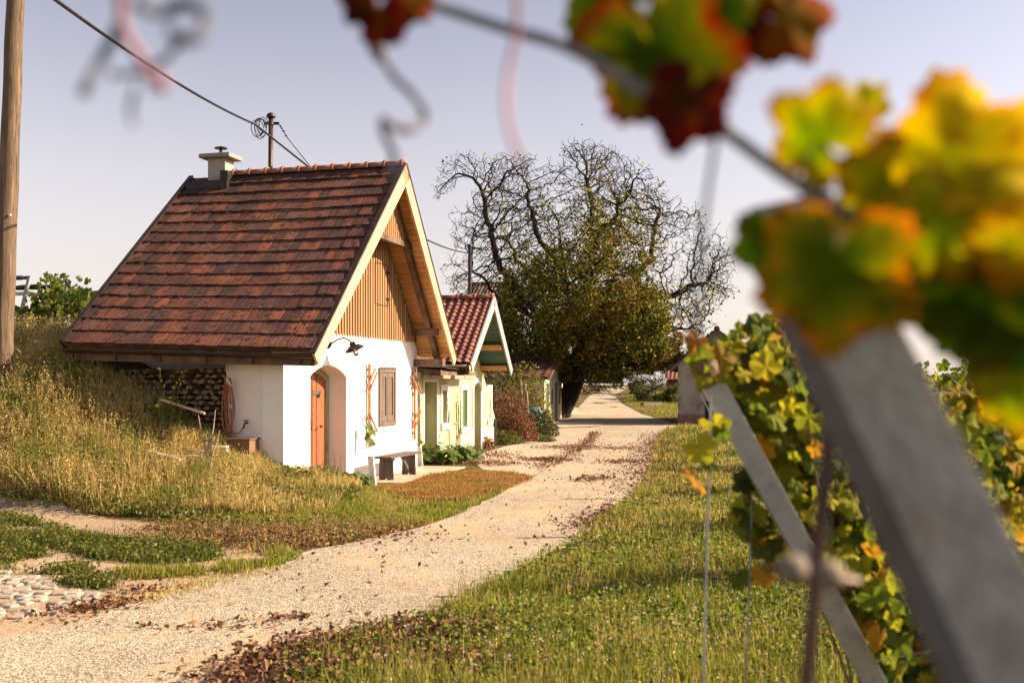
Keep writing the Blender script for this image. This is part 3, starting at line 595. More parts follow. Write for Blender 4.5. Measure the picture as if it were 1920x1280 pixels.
for k in range(6):
    r1, r2 = .07+.05*random.random(), .13+.06*random.random(); of = Vector((random.uniform(-.05,.2), random.uniform(-.05,.05), random.uniform(-.08,.03)))
    lp.tube([e+of+Vector((r1*math.cos(t), .03*math.sin(t*2), r2*math.sin(t))) for t in np.linspace(0, 5.6, 16)], .008, 5)
lp.tube([mast_t+Vector((.14,0,-.13)), at(540,260,20.9), at(572,300,21.5), at(588,320,21.6)], .009, 5)
for t in (.1,.2,.3,.45): lp.tube([lerp(mast_t+Vector((.14,0,-.13)), at(540,260,20.9), t*1.8)+Vector((random.uniform(-.02,.02),0,random.uniform(-.02,.02))) for _ in range(3)], .018, 5)
lp.make('loose_cables', M['iron'], ms)
# second pole beyond the yellow roof with its cable
p2b = at(880, 560, 40); p2t = at(881, 462, 40)
m2 = empty('cable_pole', Vector((p2b.x, p2b.y, 2.5)), 'thin dark cable pole standing behind the yellow house, in front of the bare branches', 'pole')
MB().tube([Vector((p2b.x, p2b.y, h1(p2b.x, p2b.y))), p2t], .07, 10).make('pole', M['iron'], m2); MB().bar(p2t+Vector((-.1,0,-.05)), p2t+Vector((.45,0,-.08)), .05, .06).lathe(p2t, [(0,0),(.12,0),(.1,.08),(0,.1)], 10).make('crossarm', M['iron'], m2)
q0 = W(5.0, -1.6, zt(5.0)+.12); tag(MB().tube(sagline(W(3.6,-.5,zR-.3), at(878,474,40), .25), .022, 5).make('thin_cable', M['iron'], origin=q0), 'thin black cable running from the cottage roof to the pole near the walnut tree', 'cable')

# wall lamp
lm = empty('wall_lamp', W(1.69, 0, 2.42), 'dark enamel barn lamp with a glass bulb jar on the white gable', 'lamp')
def T_(s_, t, z): return W(s_, t, z)
MB().lathe(T_(1.62,0.001,2.40), [(0,0),(.075,0),(.075,.02),(.04,.05),(0,.055)], 16, W.n).make('wall_plate', M['iron'], lm, smooth=True)
MB().tube([T_(1.62,.04,2.40), T_(1.62,.16,2.47), T_(1.64,.27,2.50), T_(1.68,.36,2.46), T_(1.70,.40,2.40)], .014, 8).make('arm', M['iron'], lm, smooth=True)
ax = (W.n*-.42+Vector((0,0,1))).normalized(); hc = T_(1.70, .42, 2.35)
shd = MB().lathe(hc, [(.0,.09),(.045,.085),(.055,.03),(.10,.015),(.165,-.035),(.168,-.045),(.10,.003),(.05,.015),(0,.02)], 24, ax).make('shade', M['iron'], lm, smooth=True)
MB().lathe(hc, [(.035,-.0),(.045,-.03),(.048,-.12),(.03,-.155),(0,-.16)], 16, ax).make('glass_jar', M['glass'], lm, smooth=True)
MB().tube([hc-ax*.0, hc-ax*.06], [.02,.012], 8).tube([hc+ax*-.05, hc-ax*.09], [.012,.018], 8).make('bulb', M['whitetrim'], lm)
cg = MB()
for k in range(4):
    t = k*math.pi/2; v = ax.orthogonal().normalized(); v.rotate(Matrix.Rotation(t, 3, ax)); cg.tube([hc+v*.052, hc+v*.052-ax*.12, hc-ax*.165], .004, 4)
cg.make('guard', M['iron'], lm)

# trellises
def trellis(s0, zlo, zhi, slats, label):
    g = empty('trellis', W(s0, .05, zlo), label, 'trellis', 'wooden vine trellises on the white wall')
    MB().box(W, s0-.035, s0+.035, .03, .065, zlo, zhi).make('post', M['cherry'], g, bevel=.004)
    for (zc, slope) in slats:
        for d in (-.035, .04):
            c = W(s0, .095, zc+d*.9); v = (W.a*.21+Vector((0,0,.20*slope))); off = W.a*d*1.2*-slope
            MB().bar(c-v+off, c+v+off, .022, .036, W.n.cross(v)).make('slat', M['cherry'], g)
    for z in (zlo+.12, zhi-.12): MB().box(W, s0-.02, s0+.02, -.002, .03, z, z+.03).make('fixing', M['iron'], g)
    return g
trellis(3.31, .58, 2.10, [(1.78, 1), (1.02, -1)], 'trellis post with crossed slats left of the shuttered window, a young vine on it')
trellis(5.72, .60, 2.06, [(1.72, -1), (1.02, 1)], 'trellis post with crossed slats right of the shuttered window, above the bench end')
# vine guards
def guard(x, Y, h, label, lean):
    z = h1(x, Y); o = MB().hexa([(x-.05,Y-.05,z-.02),(x+.05,Y-.05,z-.02),(x+.05,Y+.05,z-.02),(x-.05,Y+.05,z-.02),(x-.05+lean,Y-.05,z+h),(x+.05+lean,Y-.05,z+h),(x+.05+lean,Y+.05,z+h),(x-.05+lean,Y+.05,z+h)])
    return tag(o.make('vine_guard', M['tubewhite'], origin=(x,Y,z), bevel=.006), label, 'plant guard', 'white plastic vine guards by the cottage')
guard(-2.33, 17.95, .53, 'white plastic vine guard nearer the bench legs, with the young vine growing out', -.05)
guard(-1.92, 22.45, .50, 'white plastic vine guard at the far corner of the cottage', -.05)

# bench
bn = empty('bench', W(3.9, .5, 0), 'dark weathered plank bench standing against the white wall', 'bench')
gz = h1(-2.0, 19.2)
for s0 in (3.02, 4.18):
    pr = [(.34,0),(.42,0),(.475,.07),(.53,0),(.62,0),(.61,.42),(.35,.42)]
    MB().prism([W(s0, t, z+gz-.005) for t, z in pr], W.a*.04).make('leg', M['benchwood'], bn, bevel=.004)
MB().box(W, 2.82, 4.45, .31, .66, gz+.416, gz+.452).make('seat', M['benchwood'], bn, bevel=.005)
MB().bar(W(3.07,.48,gz+.12), W(3.42,.48,gz+.40), .03, .06).make('brace', M['benchwood'], bn); MB().bar(W(4.17,.48,gz+.12), W(3.80,.48,gz+.40), .03, .06).make('brace', M['benchwood'], bn)
tag(MB().box(W, 2.55, 6.3, .02, .95, -.2, .028).make('paving_strip', M['apron']), 'pale concrete strip the bench stands on', 'pavement', kind='structure')

# hose, tap, trough
hg = empty('garden_hose', W(0, -.86, 1.4), 'coiled orange brown garden hose hanging on the corner of the wood store', 'hose')
hm = MB()
for k in range(7):
    w_, h_ = random.uniform(.05,.12), random.uniform(.34,.43); cx_ = -.855+random.uniform(-.04,.04); pts = []
    for j in range(25):
        t = 2*math.pi*j/24; y_ = math.sin(t); ww = w_*(1-.45*max(0, y_))*1.0
        pts.append(W(-.10-.012*(k % 4)-.01*math.sin(3*t+k), cx_+ww*math.cos(t), 1.42+h_*y_-(.03 if y_ < 0 else 0)*k*.4))
    hm.tube(pts, .009, 6)
hm.tube([W(-.12,-.80,1.02), W(-.13,-.74,.98), W(-.12,-.66,1.0), W(-.08,-.62,1.09)], .011, 6)
hm.make('coil', M['hose'], hg, smooth=True)
MB().tube([W(-.10,-.86,1.80), W(-.12,-.87,1.86), W(-.1,-.90,1.95), W(-.08,-.91,2.1)], .016, 6).tube([W(-.17,-.86,1.82), W(-.17,-.80,1.72), W(-.09,-.80,1.70), W(-.09,-.9,1.72), W(-.17,-.86,1.82)], .014, 6).make('rope', M['rope'], hg)
tp = MB().tube([W(0.0,-.60,1.14), W(-.09,-.60,1.14), W(-.12,-.60,1.10), W(-.12,-.60,1.06)], .014, 8).bar(W(-.06,-.64,1.18), W(-.06,-.56,1.18), .015, .015).tube([W(-.06,-.6,1.14), W(-.06,-.6,1.18)], .01, 6)
tp.make('water_tap', M['iron'], cot)
tz = .70
tr = MB(); tr.box(W, -.32, -.02, -.82, -.80, tz, tz+.2).box(W, -.32, -.02, -.42, -.40, tz, tz+.2).box(W, -.32, -.30, -.799, -.421, tz, tz+.2).box(W, -.04, -.02, -.799, -.421, tz, tz+.2).box(W, -.299, -.041, -.799, -.421, tz, tz+.13).box(W,-.34,-.0,-.84,-.38,tz+.2,tz+.22)
tag(tr.make('trough', M['terracotta'], origin=W(-.17,-.6,tz)), 'brown clay trough under the water tap', 'trough')

# firewood in the store
FWL = 'split log in the dark firewood stack under the eave'; protos = []
for k in range(7):
    n = random.choice((3,4,5)); r = .055; a0 = random.uniform(0, 6)
    ring = [(math.cos(a0+2*math.pi*i/n)*r*random.uniform(.75,1.25)*1.35, math.sin(a0+2*math.pi*i/n)*r*random.uniform(.6,1.1)*.8) for i in range(n)]
    me = MB().prism([(x, 0, z) for x, z in ring], (0, .38, 0)); o = me.make('firewood_log', M['log'], bevel=.004)
    tag(o, FWL, 'log', 'firewood stacked under the eave'); protos.append(o)
cnt = 0; back = MB()
z = .5; row = 0
while z < 2.0:
    t = -1.02-(row % 2)*.07
    while t > -3.5:
        p = W(.28+random.uniform(-.07,.05), t, z); hh = h1(p.x, p.y)
        if z > hh-.12 and cnt < 285 and not (z > 1.62 and -2.6 < t < -1.5 and random.random() < .2):
            o = protos[cnt] if cnt < 7 else protos[random.randrange(7)].copy()
            if cnt >= 7: COL.objects.link(o)
            o.location = p; o.rotation_euler = (random.uniform(-.05,.05), random.uniform(-.5,.5), -math.radians(14.6)+random.uniform(-.09,.09)); cnt += 1
        t -= .148
    z += .085; row += 1
tag(MB().box(W, .74, 1.25, -3.45, -1.0, .2, 1.98).make('stacked_wood', M['log']), 'dark mass of firewood filling the back of the store', 'firewood', kind='stuff')
for k in range(16):
    sa = -1.15-random.random()*1.0; zz = 1.98+random.random()*.05
for k, (px0, py0, px1, py1, Y_, lb) in enumerate([(300,748,384,775,16.1,'thin pale batten leaning across the firewood near the yellow flowers'),(275,778,340,770,15.3,'short thick pale beam lying on the bank below the firewood'),
        (178,712,250,700,16.0,'long grey board lying at the upper end of the firewood'),(330,740,362,752,16.1,'short pale offcut on the tumbled firewood'),(345,795,402,812,15.6,'round barked log lying at the foot of the firewood')]):
    if k in (2,3): continue
    p, q = at(px0, py0, Y_), at(px1, py1, Y_-.1)
    if k in (1,4): p.z = h1(p.x, p.y)+.09; q.z = h1(q.x, q.y)+.09
    w_ = (.035,.13,.06,.09,.14)[k]
    mb = MB().bar(p, q, w_*1.3, w_) if k < 4 else MB().tube([p, lerp(p, q, .5), q], [.07,.075,.068], 10)
    tag(mb.make('wooden_beam' if k in (1,4) else 'board', [M['pine'],M['stone'],M['oldwood'],M['pine'],M['log']][k], origin=p, bevel=.006), lb, 'timber', 'loose timber around the firewood')
for k, (x_, y_, Y_, sx, sz, lb) in enumerate([(410,832,15.9,.34,.12,'pale stone block at the lower end of the firewood'),(372,842,15.5,.5,.10,'flat pale stone half sunk in the bank behind the bare twigs'),(556,925,15.4,.34,.07,'flat pale stone step in the grass before the cottage door'),(508,918,15.0,.3,.06,'small pale stone step lower down in the bank grass'),(892,877,24.4,.5,.10,'stone step beside the leafy plant before the yellow house')]):
    p = at(x_, y_, Y_); z0 = h1(p.x, p.y)-.06; b_ = MB().hexa([(p.x-sx/2,Y_-.13,z0),(p.x+sx/2,Y_-.10,z0),(p.x+sx/2-.02,Y_+.14,z0),(p.x-sx/2+.03,Y_+.12,z0),(p.x-sx/2+.02,Y_-.11,z0+sz+.08),(p.x+sx/2-.03,Y_-.09,z0+sz+.07),(p.x+sx/2-.04,Y_+.12,z0+sz+.08),(p.x-sx/2+.04,Y_+.1,z0+sz+.07)])
    tag(b_.make('stone_block', M['stone'], origin=(p.x,Y_,z0), bevel=.015), lb, 'stone')

# ------------------------------------------------------------------ yellow house
YF = Frame((-1.99, 23.0), 12.4)
yh = empty('yellow_house', YF(2, 0, 0), 'pale yellow cellar house with red pantile roof and arched door', 'house')
def yp(x, y, t=0): return YF.px(x, y, t)
sL, sRt = yp(858, 0)[0], yp(929, 0)[0]
g0s = [yp(883, 0, .75)[0], yp(925, 0, .75)[0], yp(957, 0, .75)[0]]
yE0, yRz, yE1 = yp(883,681,.75)[1], yp(925,560,.75)[1], yp(957,691,.75)[1]
ya = g0s[1]; yzt = lambda s_: yE0+(s_-g0s[0])*(yRz-yE0)/(ya-g0s[0]) if s_ < ya else yRz+(s_-ya)*(yE1-yRz)/(g0s[2]-ya)
def ywin(x0, x1, y0, y1):
    a, z1 = yp(x0, y0); b_, z0 = yp(x1, y1); return a, b_, z0, z1
w2 = ywin(865.5, 875.5, 731, 799); w3 = ywin(914.5, 920, 730, 785); d2 = ywin(887.5, 900.5, 722, 842)
h2 = rect(*w2); h3 = rect(*w3); ha = arch(d2[0], d2[1], -.3, d2[3]-.05, d2[3]+.07)
d1 = ywin(795, 818.5, 716, 860); w1 = ywin(829, 837, 732, 792)
wallp = [(0.05,-.4),(0.05,2.0),(sL,2.05),(sL, min(yzt(sL),yE0+.2)-.02),(ya, yRz-.16),(sRt, yzt(sRt)-.14),(sRt,-.4)]
wallp = [(0.05,-.4),(0.05,2.0),(sL,2.0),(sL, max(2.05, yzt(sL)-.12)),(ya, yRz-.16),(sRt, yzt(sRt)-.14),(sRt,-.4)]
weld(wall_with_holes(YF, wallp, [rect(d1[0], d1[1], -.3, d1[3]), rect(*w1), h2, ha, h3], -.45, 0).make('wall', M['yellow'], yh))
MB().box(YF, .05, sRt, -4.5, -4.3, -.3, 2.0).box(YF, sRt-.25, sRt, -4.3, -.452, -.3, 2.1).box(YF, .05, .3, -4.3, -.452, -.3, 1.99).make('wall', M['yellow'], yh)
# plinth pieces, flaking, a little proud of the wall
a1 = sL-.1
for (s0, s1) in ((d1[1]+.12, w1[0]-.2),(a1, d2[0]-.11),(d2[1]+.11, sRt+.01)):
    pl = MB(); n = 8; top = [(s0+(s1-s0)*i/n, .52+random.uniform(-.07,.07)) for i in range(n+1)]; pl.prism([YF(x, .003, z) for x, z in [(s0,-.3)]+top+[(s1,-.3)]], YF.n*.02); pl.make('plinth', M['plinth'], yh)
def surround(hole, wd, t=.025):
    mb = MB(); c = (sum(p[0] for p in hole)/len(hole), sum(p[1] for p in hole)/len(hole)); n = len(hole)
    return mb
def band(s0, s1, z0, z1, w_, par, bottom=True, m='whitetrim', t=.02):
    mb = MB(); mb.box(YF, s0-w_, s0, .003, t, z0, z1); mb.box(YF, s1, s1+w_, .003, t, z0, z1); mb.box(YF, s0-w_, s1+w_, .003, t+.002, z1+.001, z1+w_)
    if bottom: mb.box(YF, s0-w_, s1+w_, .003, t+.03, z0-w_*1.1, z0-.001)
    return mb
def yboard(name, s0, s1, z0, z1, depth, m, par): return MB().box(YF, s0+.004, s1-.004, depth-.04, depth, z0, z1).make(name, M[m], par, bevel=.003)
do1 = yboard('door', d1[0], d1[1], -.3, d1[3]-.004, -.30, 'greenrev', yh); band(d1[0], d1[1], -.2, d1[3], .09, do1, False, t=.018).make('door_frame', M['whitetrim'], do1)
MB().box(YF, d1[0]+.004, d1[0]+.05, -.295, -.03, -.3, d1[3]-.01).make('open_leaf', M['greendoor'], do1)
MB().box(YF, d1[0]+.06, d1[1]-.006, -.298, -.28, -.3, .42).make('kick_panel', M['brickbase'], do1)
wi1 = yboard('window', w1[0], w1[1], w1[2]+.004, w1[3]-.004, -.14, 'greenglass', yh); band(*w1, .14, wi1).make('window_frame', M['whitetrim'], wi1)
wi2 = MB().box(YF, w2[0]+.004, w2[1]-.004, -.12, -.09, w2[2], w2[3]-.004).make('window', M['winglass'], yh); band(*w2, .13, wi2).make('window_frame', M['whitetrim'], wi2)
sm = (w2[0]+w2[1])/2
for (a, b_) in ((w2[0]+.01, sm-.01), (sm+.01, w2[1]-.01)):
    sh = MB(); sh.box(YF, a, a+.05, -.06, -.02, w2[2]+.01, w2[3]-.01).box(YF, b_-.05, b_, -.06, -.02, w2[2]+.01, w2[3]-.01)
    z = w2[2]+.02
    while z < w2[3]-.05: sh.hexa([YF(a+.051,-.06,z),YF(b_-.051,-.06,z),YF(b_-.051,-.028,z+.0),YF(a+.051,-.028,z),YF(a+.051,-.055,z+.04),YF(b_-.051,-.055,z+.04),YF(b_-.051,-.05,z+.035),YF(a+.051,-.05,z+.035)]); z += .055
    sh.make('shutter', M['greenshut'], wi2)
wi3 = yboard('window', w3[0], w3[1], w3[2]+.004, w3[3]-.004, -.14, 'greenglass', yh); band(*w3, .12, wi3).make('window_frame', M['whitetrim'], wi3)
do2 = MB().prism([YF(x, -.34, z) for x, z in arch(d2[0]+.005, d2[1]-.005, -.3, d2[3]-.055, d2[3]+.06)], YF.n*-.05).make('arched_door', M['greenrev'], yh)
MB().box(YF, d2[0]+.004, d2[0]+.05, -.335, -.02, -.3, d2[3]-.07).make('open_leaf', M['greendoor'], do2)
MB().box(YF, d2[0]+.06, d2[1]-.01, -.338, -.31, -.3, .5).make('kick_panel', M['brickbase'], do2)
ao = arch(d2[0]-.13, d2[1]+.13, -.1, d2[3]-.02, d2[3]+.2); ai = arch(d2[0], d2[1], -.1, d2[3]-.05, d2[3]+.07); am = MB()
for i in range(len(ao)-1):
    am.hexa([YF(ao[i][0],.003,ao[i][1]),YF(ai[i][0],.003,ai[i][1]),YF(ai[i+1][0],.003,ai[i+1][1]),YF(ao[i+1][0],.003,ao[i+1][1]),YF(ao[i][0],.024,ao[i][1]),YF(ai[i][0],.024,ai[i][1]),YF(ai[i+1][0],.024,ai[i+1][1]),YF(ao[i+1][0],.024,ao[i+1][1])])
am.make('door_surround', M['whitetrim'], do2)
mcb = band(*[yp(851,718)[0], yp(858.5,718)[0], .78, 1.72], .012, yh, m='yellow', t=.012); mcb.make('meter_cupboard', M['yellow'], yh)
MB().box(YF, sRt-.28, sRt-.05, .024, .05, -.1, .75).make('cellar_hatch', M['iron'], yh)
# annex canopy: rotten timber and a broken slab
cz = yp(785, 712, .5)[1]
cnp = MB().hexa([YF(-.1,-.4,2.03),YF(sL+.2,-.4,2.03),YF(sL+.25,.42,1.93),YF(-.1,.50,1.93),YF(-.1,-.4,2.10),YF(sL+.2,-.4,2.10),YF(sL+.3,.42,2.0),YF(-.1,.50,2.03)]).make('canopy', M['beam'], yh)
MB().box(YF, -.08, .5, .1, .56, 1.84, 1.925).box(YF, .7, 2.3, .05, .6, 1.83, 1.925).make('canopy_slab', M['slab'], cnp, bevel=.02)
MB().hexa([YF(-.1,-.1,2.11),YF(2.3,.0,2.11),YF(2.6,.5,2.03),YF(0.1,.58,2.06),YF(-.1,-.1,2.15),YF(2.2,.0,2.16),YF(2.7,.45,2.06),YF(0.1,.5,2.12)]).make('canopy_felt', M['iron'], cnp)
MB().box(YF, .05, sL+.1, -.3, -.1, 2.09, 2.36).make('lintel_beam', M['beam'], yh); 
# roof
A_, B_ = YF(g0s[0], .75, yE0), YF(g0s[0], -5.5, yE0); R0, R1 = YF(ya, .75, yRz), YF(ya, -5.5, yRz); C_, D_ = YF(g0s[2], .75, yE1), YF(g0s[2], -5.5, yE1)
Bl = YF(g0s[0]-.0, -5.5, yE0)
d_ = roof_deck(A_, B_, R1, R0, .05); e_ = roof_deck(C_, D_, R1, R0, .05); d_.add(e_.V, e_.F); yr = d_.make('roof', M['teal'], yh)
V, Fc = tiles(A_-YF.a*.05, B_-YF.a*.05, R1, R0, 34, 17, ROLL, .036, .015, .02); link_mesh('roof_tiles', V, Fc, M['tile2'], yr)
V, Fc = tiles(D_+YF.a*.05, C_+YF.a*.05, R0, R1, 30, 13, ROLL, .055, .02, .0); link_mesh('roof_tiles', V, Fc, M['tile2'], yr)
ridge_caps(R0+Vector((0,0,.04)), R1+Vector((0,0,.04)), 14, .085, None).make('ridge_tiles', M['tile2'], yr, smooth=True)
for (E, sg) in ((A_, -1), (C_, 1)):
    sl_ = (R0-E).normalized(); nn = sl_.cross(YF.n); nn = nn if nn.z > 0 else -nn; a = E-sl_*.1; b_ = R0+Vector((0,0,.01)); o0, o1 = YF.n*.004, YF.n*.04
    MB().hexa([a-nn*.16+o0, a+nn*.06+o0, b_+nn*.06+o0, b_-nn*.2+o0, a-nn*.16+o1, a+nn*.06+o1, b_+nn*.06+o1, b_-nn*.2+o1]).make('verge_board', M['greypaint'], yr)
    mb = MB(); n_ = int((R0-E).length/.14)
    for i in range(n_):
        p = E+sl_*(i*.14+.004)-nn*.052; q = p+sl_*.132; mb.hexa([p-nn*.015, q-nn*.015, q-nn*.015-YF.n*.74, p-nn*.015-YF.n*.74, p, q, q-YF.n*.74, p-YF.n*.74])
    mb.make('soffit_boards', M['teal'], yr)
for s_, dz in ((ya+.55*(g0s[2]-ya), -.3), (g0s[2]-.25, -.27)):
    MB().box(YF, s_-.07, s_+.07, .003, .70, yzt(s_)+dz, yzt(s_)+dz+.13).make('purlin', M['soffit'], yr, bevel=.01)
gt = MB().tube([A_-YF.a*.08+Vector((0,0,-.07))-YF.n*.05, B_-YF.a*.08+Vector((0,0,-.07))], .05, 8).tube([A_-YF.a*.08+Vector((0,0,-.1))-YF.n*.1, A_-YF.a*.02+Vector((0,0,-.22))-YF.n*.12, YF(g0s[0]+.25,.03,yE0-.35)], .03, 8)
gt.make('gutter', M['darkmetal'], yr, smooth=True)
MB().box(YF, g0s[0]-.02, g0s[0]+.06, -5.4, .7, yE0-.26, yE0-.06).make('fascia', M['beam'], yr)

# ------------------------------------------------------------------ houses further on
def simple_house(name, fr, s0, s1, zE, zRg, dpt, wm, rm, lab, cols=10, rows=8, over=.25, ov2=.2):
    g = empty(name, fr((s0+s1)/2, 0, 0), lab, 'house'); sm_ = (s0+s1)/2
    MB().prism([fr(s0,0,-1),fr(s0,0,zE),fr(sm_,0,zRg-.12),fr(s1,0,zE),fr(s1,0,-1)], fr.n*-dpt).make('wall', M[wm], g)
    zt_ = zE-(zRg-zE)/(sm_-s0)*ov2+.06
    a, b_ = fr(s0-ov2, over, zt_), fr(s0-ov2, -dpt-over, zt_); c, d = fr(s1+ov2, over, zt_), fr(s1+ov2, -dpt-over, zt_); r0, r1 = fr(sm_, over, zRg), fr(sm_, -dpt-over, zRg)
    k = roof_deck(a, b_, r1, r0, .07); k2 = roof_deck(c, d, r1, r0, .07); k.add(k2.V, k2.F); ro = k.make('roof', M['beam'], g)
    for q in ((a, b_, r1, r0), (d, c, r0, r1)):
        V, Fc = tiles(*q, cols, rows, ROLL, .05, .02); link_mesh('roof_tiles', V, Fc, M[rm], ro)
    MB().tube([r0+Vector((0,0,.04)), r1+Vector((0,0,.04))], .1, 8).make('ridge_tiles', M[rm], ro); return g
# house peeping over the yellow roof
HB = Frame((-.45, 57), 12)
simple_house('dark_roofed_house', HB, 0, 4.6, 5.9, 7.25, 2.2, 'concrete', 'oldwood', 'house with dark roof peeping over the yellow house ridge', 14, 10)
# low row of cellar houses behind the walnut trunk
FH = Frame((1.35, 44.5), 9.5)
fh = simple_house('small_yellow_cellar_house', FH, 0, 6.2, 1.95, 2.75, 4, 'yellow', 'tile', 'small pale yellow cellar house behind the walnut trunk', 12, 9)
for (s0, s1, z0, z1, m) in ((.5,1.3,-.2,1.75,'greendoor'),(2.1,2.6,.8,1.5,'winglass'),(3.3,4.2,-.2,1.8,'oldwood'),(4.9,5.3,.8,1.5,'winglass')):
    q = MB().box(FH, s0, s1, .004, .03, z0, z1).make('door' if z0 < 0 else 'window', M[m], fh); MB().box(FH, s0-.08, s1+.08, .003, .02, z1+.002, z1+.1).box(FH, s0-.08, s0-.002, .003, .02, z0, z1).box(FH, s1+.002, s1+.08, .003, .02, z0, z1).make('frame', M['whitetrim'], q)
MB().tube([FH(6.15,.08,.1), FH(6.15,.08,2.2)], .05, 8).tube([FH(6.15,.08,.1), FH(6.15,.3,.06)], .05, 8).make('downpipe', M['darkmetal'], fh)
fh2 = simple_house('white_cellar_house', Frame((2.1, 52.5), 9.5), 0, 6, 2.0, 2.9, 4, 'lime_shade', 'tile', 'pale cellar house beyond the walnut, farthest of the row', 12, 9)
FH2 = Frame((2.1, 52.5), 9.5); MB().box(FH2, 1, 1.9, .004, .03, 0, 1.9).make('door', M['greendoor'], fh2); MB().box(FH2, 3.4, 4.0, .004, .03, 1.0, 1.7).make('window', M['winglass'], fh2)

# grey plastered building on the right, gable to the camera
GB = Frame((7.05, 45.3), 102)       # its gable wall runs to the right
gy0 = h1(7, 45.3)
gb_ = empty('grey_plaster_building', (8.9, 45.3, 0), 'old stained grey plaster barn with gable end to the lane, vines in front', 'building')
th = R(5); ga = Vector((.978, -.208, 0)).normalized(); gn = Vector((ga.y, -ga.x, 0))
class _G(Frame):
    def __init__(s): s.a = ga; s.n = gn; s.P = Vector((7.05, 45.3, 0))
GB = _G()
wd = 3.7; ap = 1.62; zt0 = 2.55; zap = 4.0
MB().prism([GB(0,0,-.5),GB(0,0,zt0),GB(ap,0,zap-.1),GB(wd,0,2.15),GB(wd,0,-.5)], gn*-6).make('wall', M['greyplaster'], gb_)
MB().box(GB, -.02, wd+.02, -6, .03, -.5, .42).make('plinth', M['brickbase'], gb_)
for (P0, P1) in (((-.35, 2.32), (ap, zap)), ((wd+.3, 1.98), (ap, zap))):
    a, b_ = GB(P0[0], .15, P0[1]), GB(P0[0], -6.1, P0[1]); c, d = GB(P1[0], .15, P1[1]), GB(P1[0], -6.1, P1[1]); ro = roof_deck(a, b_, d, c, .09).make('roof', M['oldwood'], gb_)
    q = (a, b_, d, c) if P0[0] < 0 else (b_, a, c, d)
    V, Fc = tiles(*q, 22, 8, FLAT, .04, .03); link_mesh('roof_tiles', V, Fc, M['tile'], ro)
MB().tube([GB(ap,.2,zap+.03), GB(ap,-6.1,zap+.03)], .13, 8).make('ridge_tiles', M['tile'], gb_)
# red roofed shed and corrugated shelter beyond
SH = _G(); SH.P = Vector((11.9, 82, 0)); zg = h1(12, 82)
sh_ = empty('red_roofed_shed', (12.6, 82, zg), 'small dark shed with red tiled roof left of the grey barn', 'shed')
MB().box(SH, -.0, 3.6, -4, 0, zg-.3, 2.05).make('wall', M['beam'], sh_)
a, b_, c, d = SH(-.2,.4,2.0), SH(3.8,.4,2.0), SH(3.8,-2.4,3.2), SH(-.2,-2.4,3.2); ro = roof_deck(a, b_, c, d, .06).make('roof', M['beam'], sh_); V, Fc = tiles(a, b_, c, d, 12, 9, ROLL, .05, .02); link_mesh('roof_tiles', V, Fc, M['tile2'], ro)
zg = h1(9.5, 78); cs = empty('corrugated_shelter', (10.3, 78, zg), 'low open shelter with pale corrugated roof above the hedge', 'shelter')
cr = MB(); n_ = 60; x0, x1 = at(1202,0,78).x, at(1252,0,78).x; z0 = at(0,712,78).z; z1 = at(0,704,78).z
for i in range(n_):
    xa, xb = x0+(x1-x0)*i/n_, x0+(x1-x0)*(i+1)/n_; za, zb = .04*math.sin(i*1.9), .04*math.sin((i+1)*1.9)
    cr.add([(xa,78,z0+za),(xb,78,z0+zb),(xb,81,z1+.1+zb),(xa,81,z1+.1+za),(xa,78,z0+za-.02),(xb,78,z0+zb-.02),(xb,81,z1+.07+zb),(xa,81,z1+.07+za)], [(0,1,2,3),(7,6,5,4),(0,4,5,1)])
cr.make('roof', M['whitish'], cs)
for x in (x0+.1, (x0+x1)/2, x1-.1): MB().box(Frame((x,78.1),90), 0, .1, 0, .1, zg-.5, z0).make('post', M['oldwood'], cs)
p, q = at(1204,756,65), at(1238,757,66); zz = h1(p.x,65)
tag(MB().bar((p.x,65,zz+.12),(q.x,66,zz+.14),.3,.24).make('beam_seat', M['oldwood'], origin=(p.x,65,zz)), 'dark squared beam lying on the grass by the bend of the lane', 'beam')
# barrel and stump-like trellis between the yellow house and the walnut
bx = at(1001, 770, 34.5); z0 = h1(bx.x, 34.5)
tag(MB().lathe((bx.x,34.5,z0), [(0,0),(.28,0),(.31,.1),(.31,.3),(.33,.32),(.31,.34),(.32,.6),(.335,.62),(.31,.64),(.29,.86),(.2,.9),(.2,.96),(0,.96)], 20).make('barrel', M['bluebarrel'], smooth=True, origin=(bx.x,34.5,z0)), 'blue plastic barrel half hidden by shrubs beside the walnut', 'barrel')

# ------------------------------------------------------------------ utility pole on the left
pb = at(2, 705, 17.0); pt = at(31, -60, 17.0); pz = h1(pb.x, 17.0)
pb = Vector((pb.x, 17.0, pz-.3))
up_ = empty('utility_pole', (pb.x, 17.0, pz), 'tall leaning brown timber pole at the left edge of the bank', 'pole')
n = 22; pts = [lerp(pb, pt, i/n)+Vector((.006*math.sin(i*1.3), 0, 0)) for i in range(n+1)]
MB().tube(pts, [.158-.026*i/n+random.uniform(-.002,.002) for i in range(n+1)], 24).make('pole', M['polewood'], up_, smooth=True)
MB().tube([lerp(pb, pt, .42)+Vector((.10,-.125,0)), lerp(pb, pt, .42)+Vector((.10,-.165,0))], .022, 10).make('nail_plate', M['whitish'], up_)
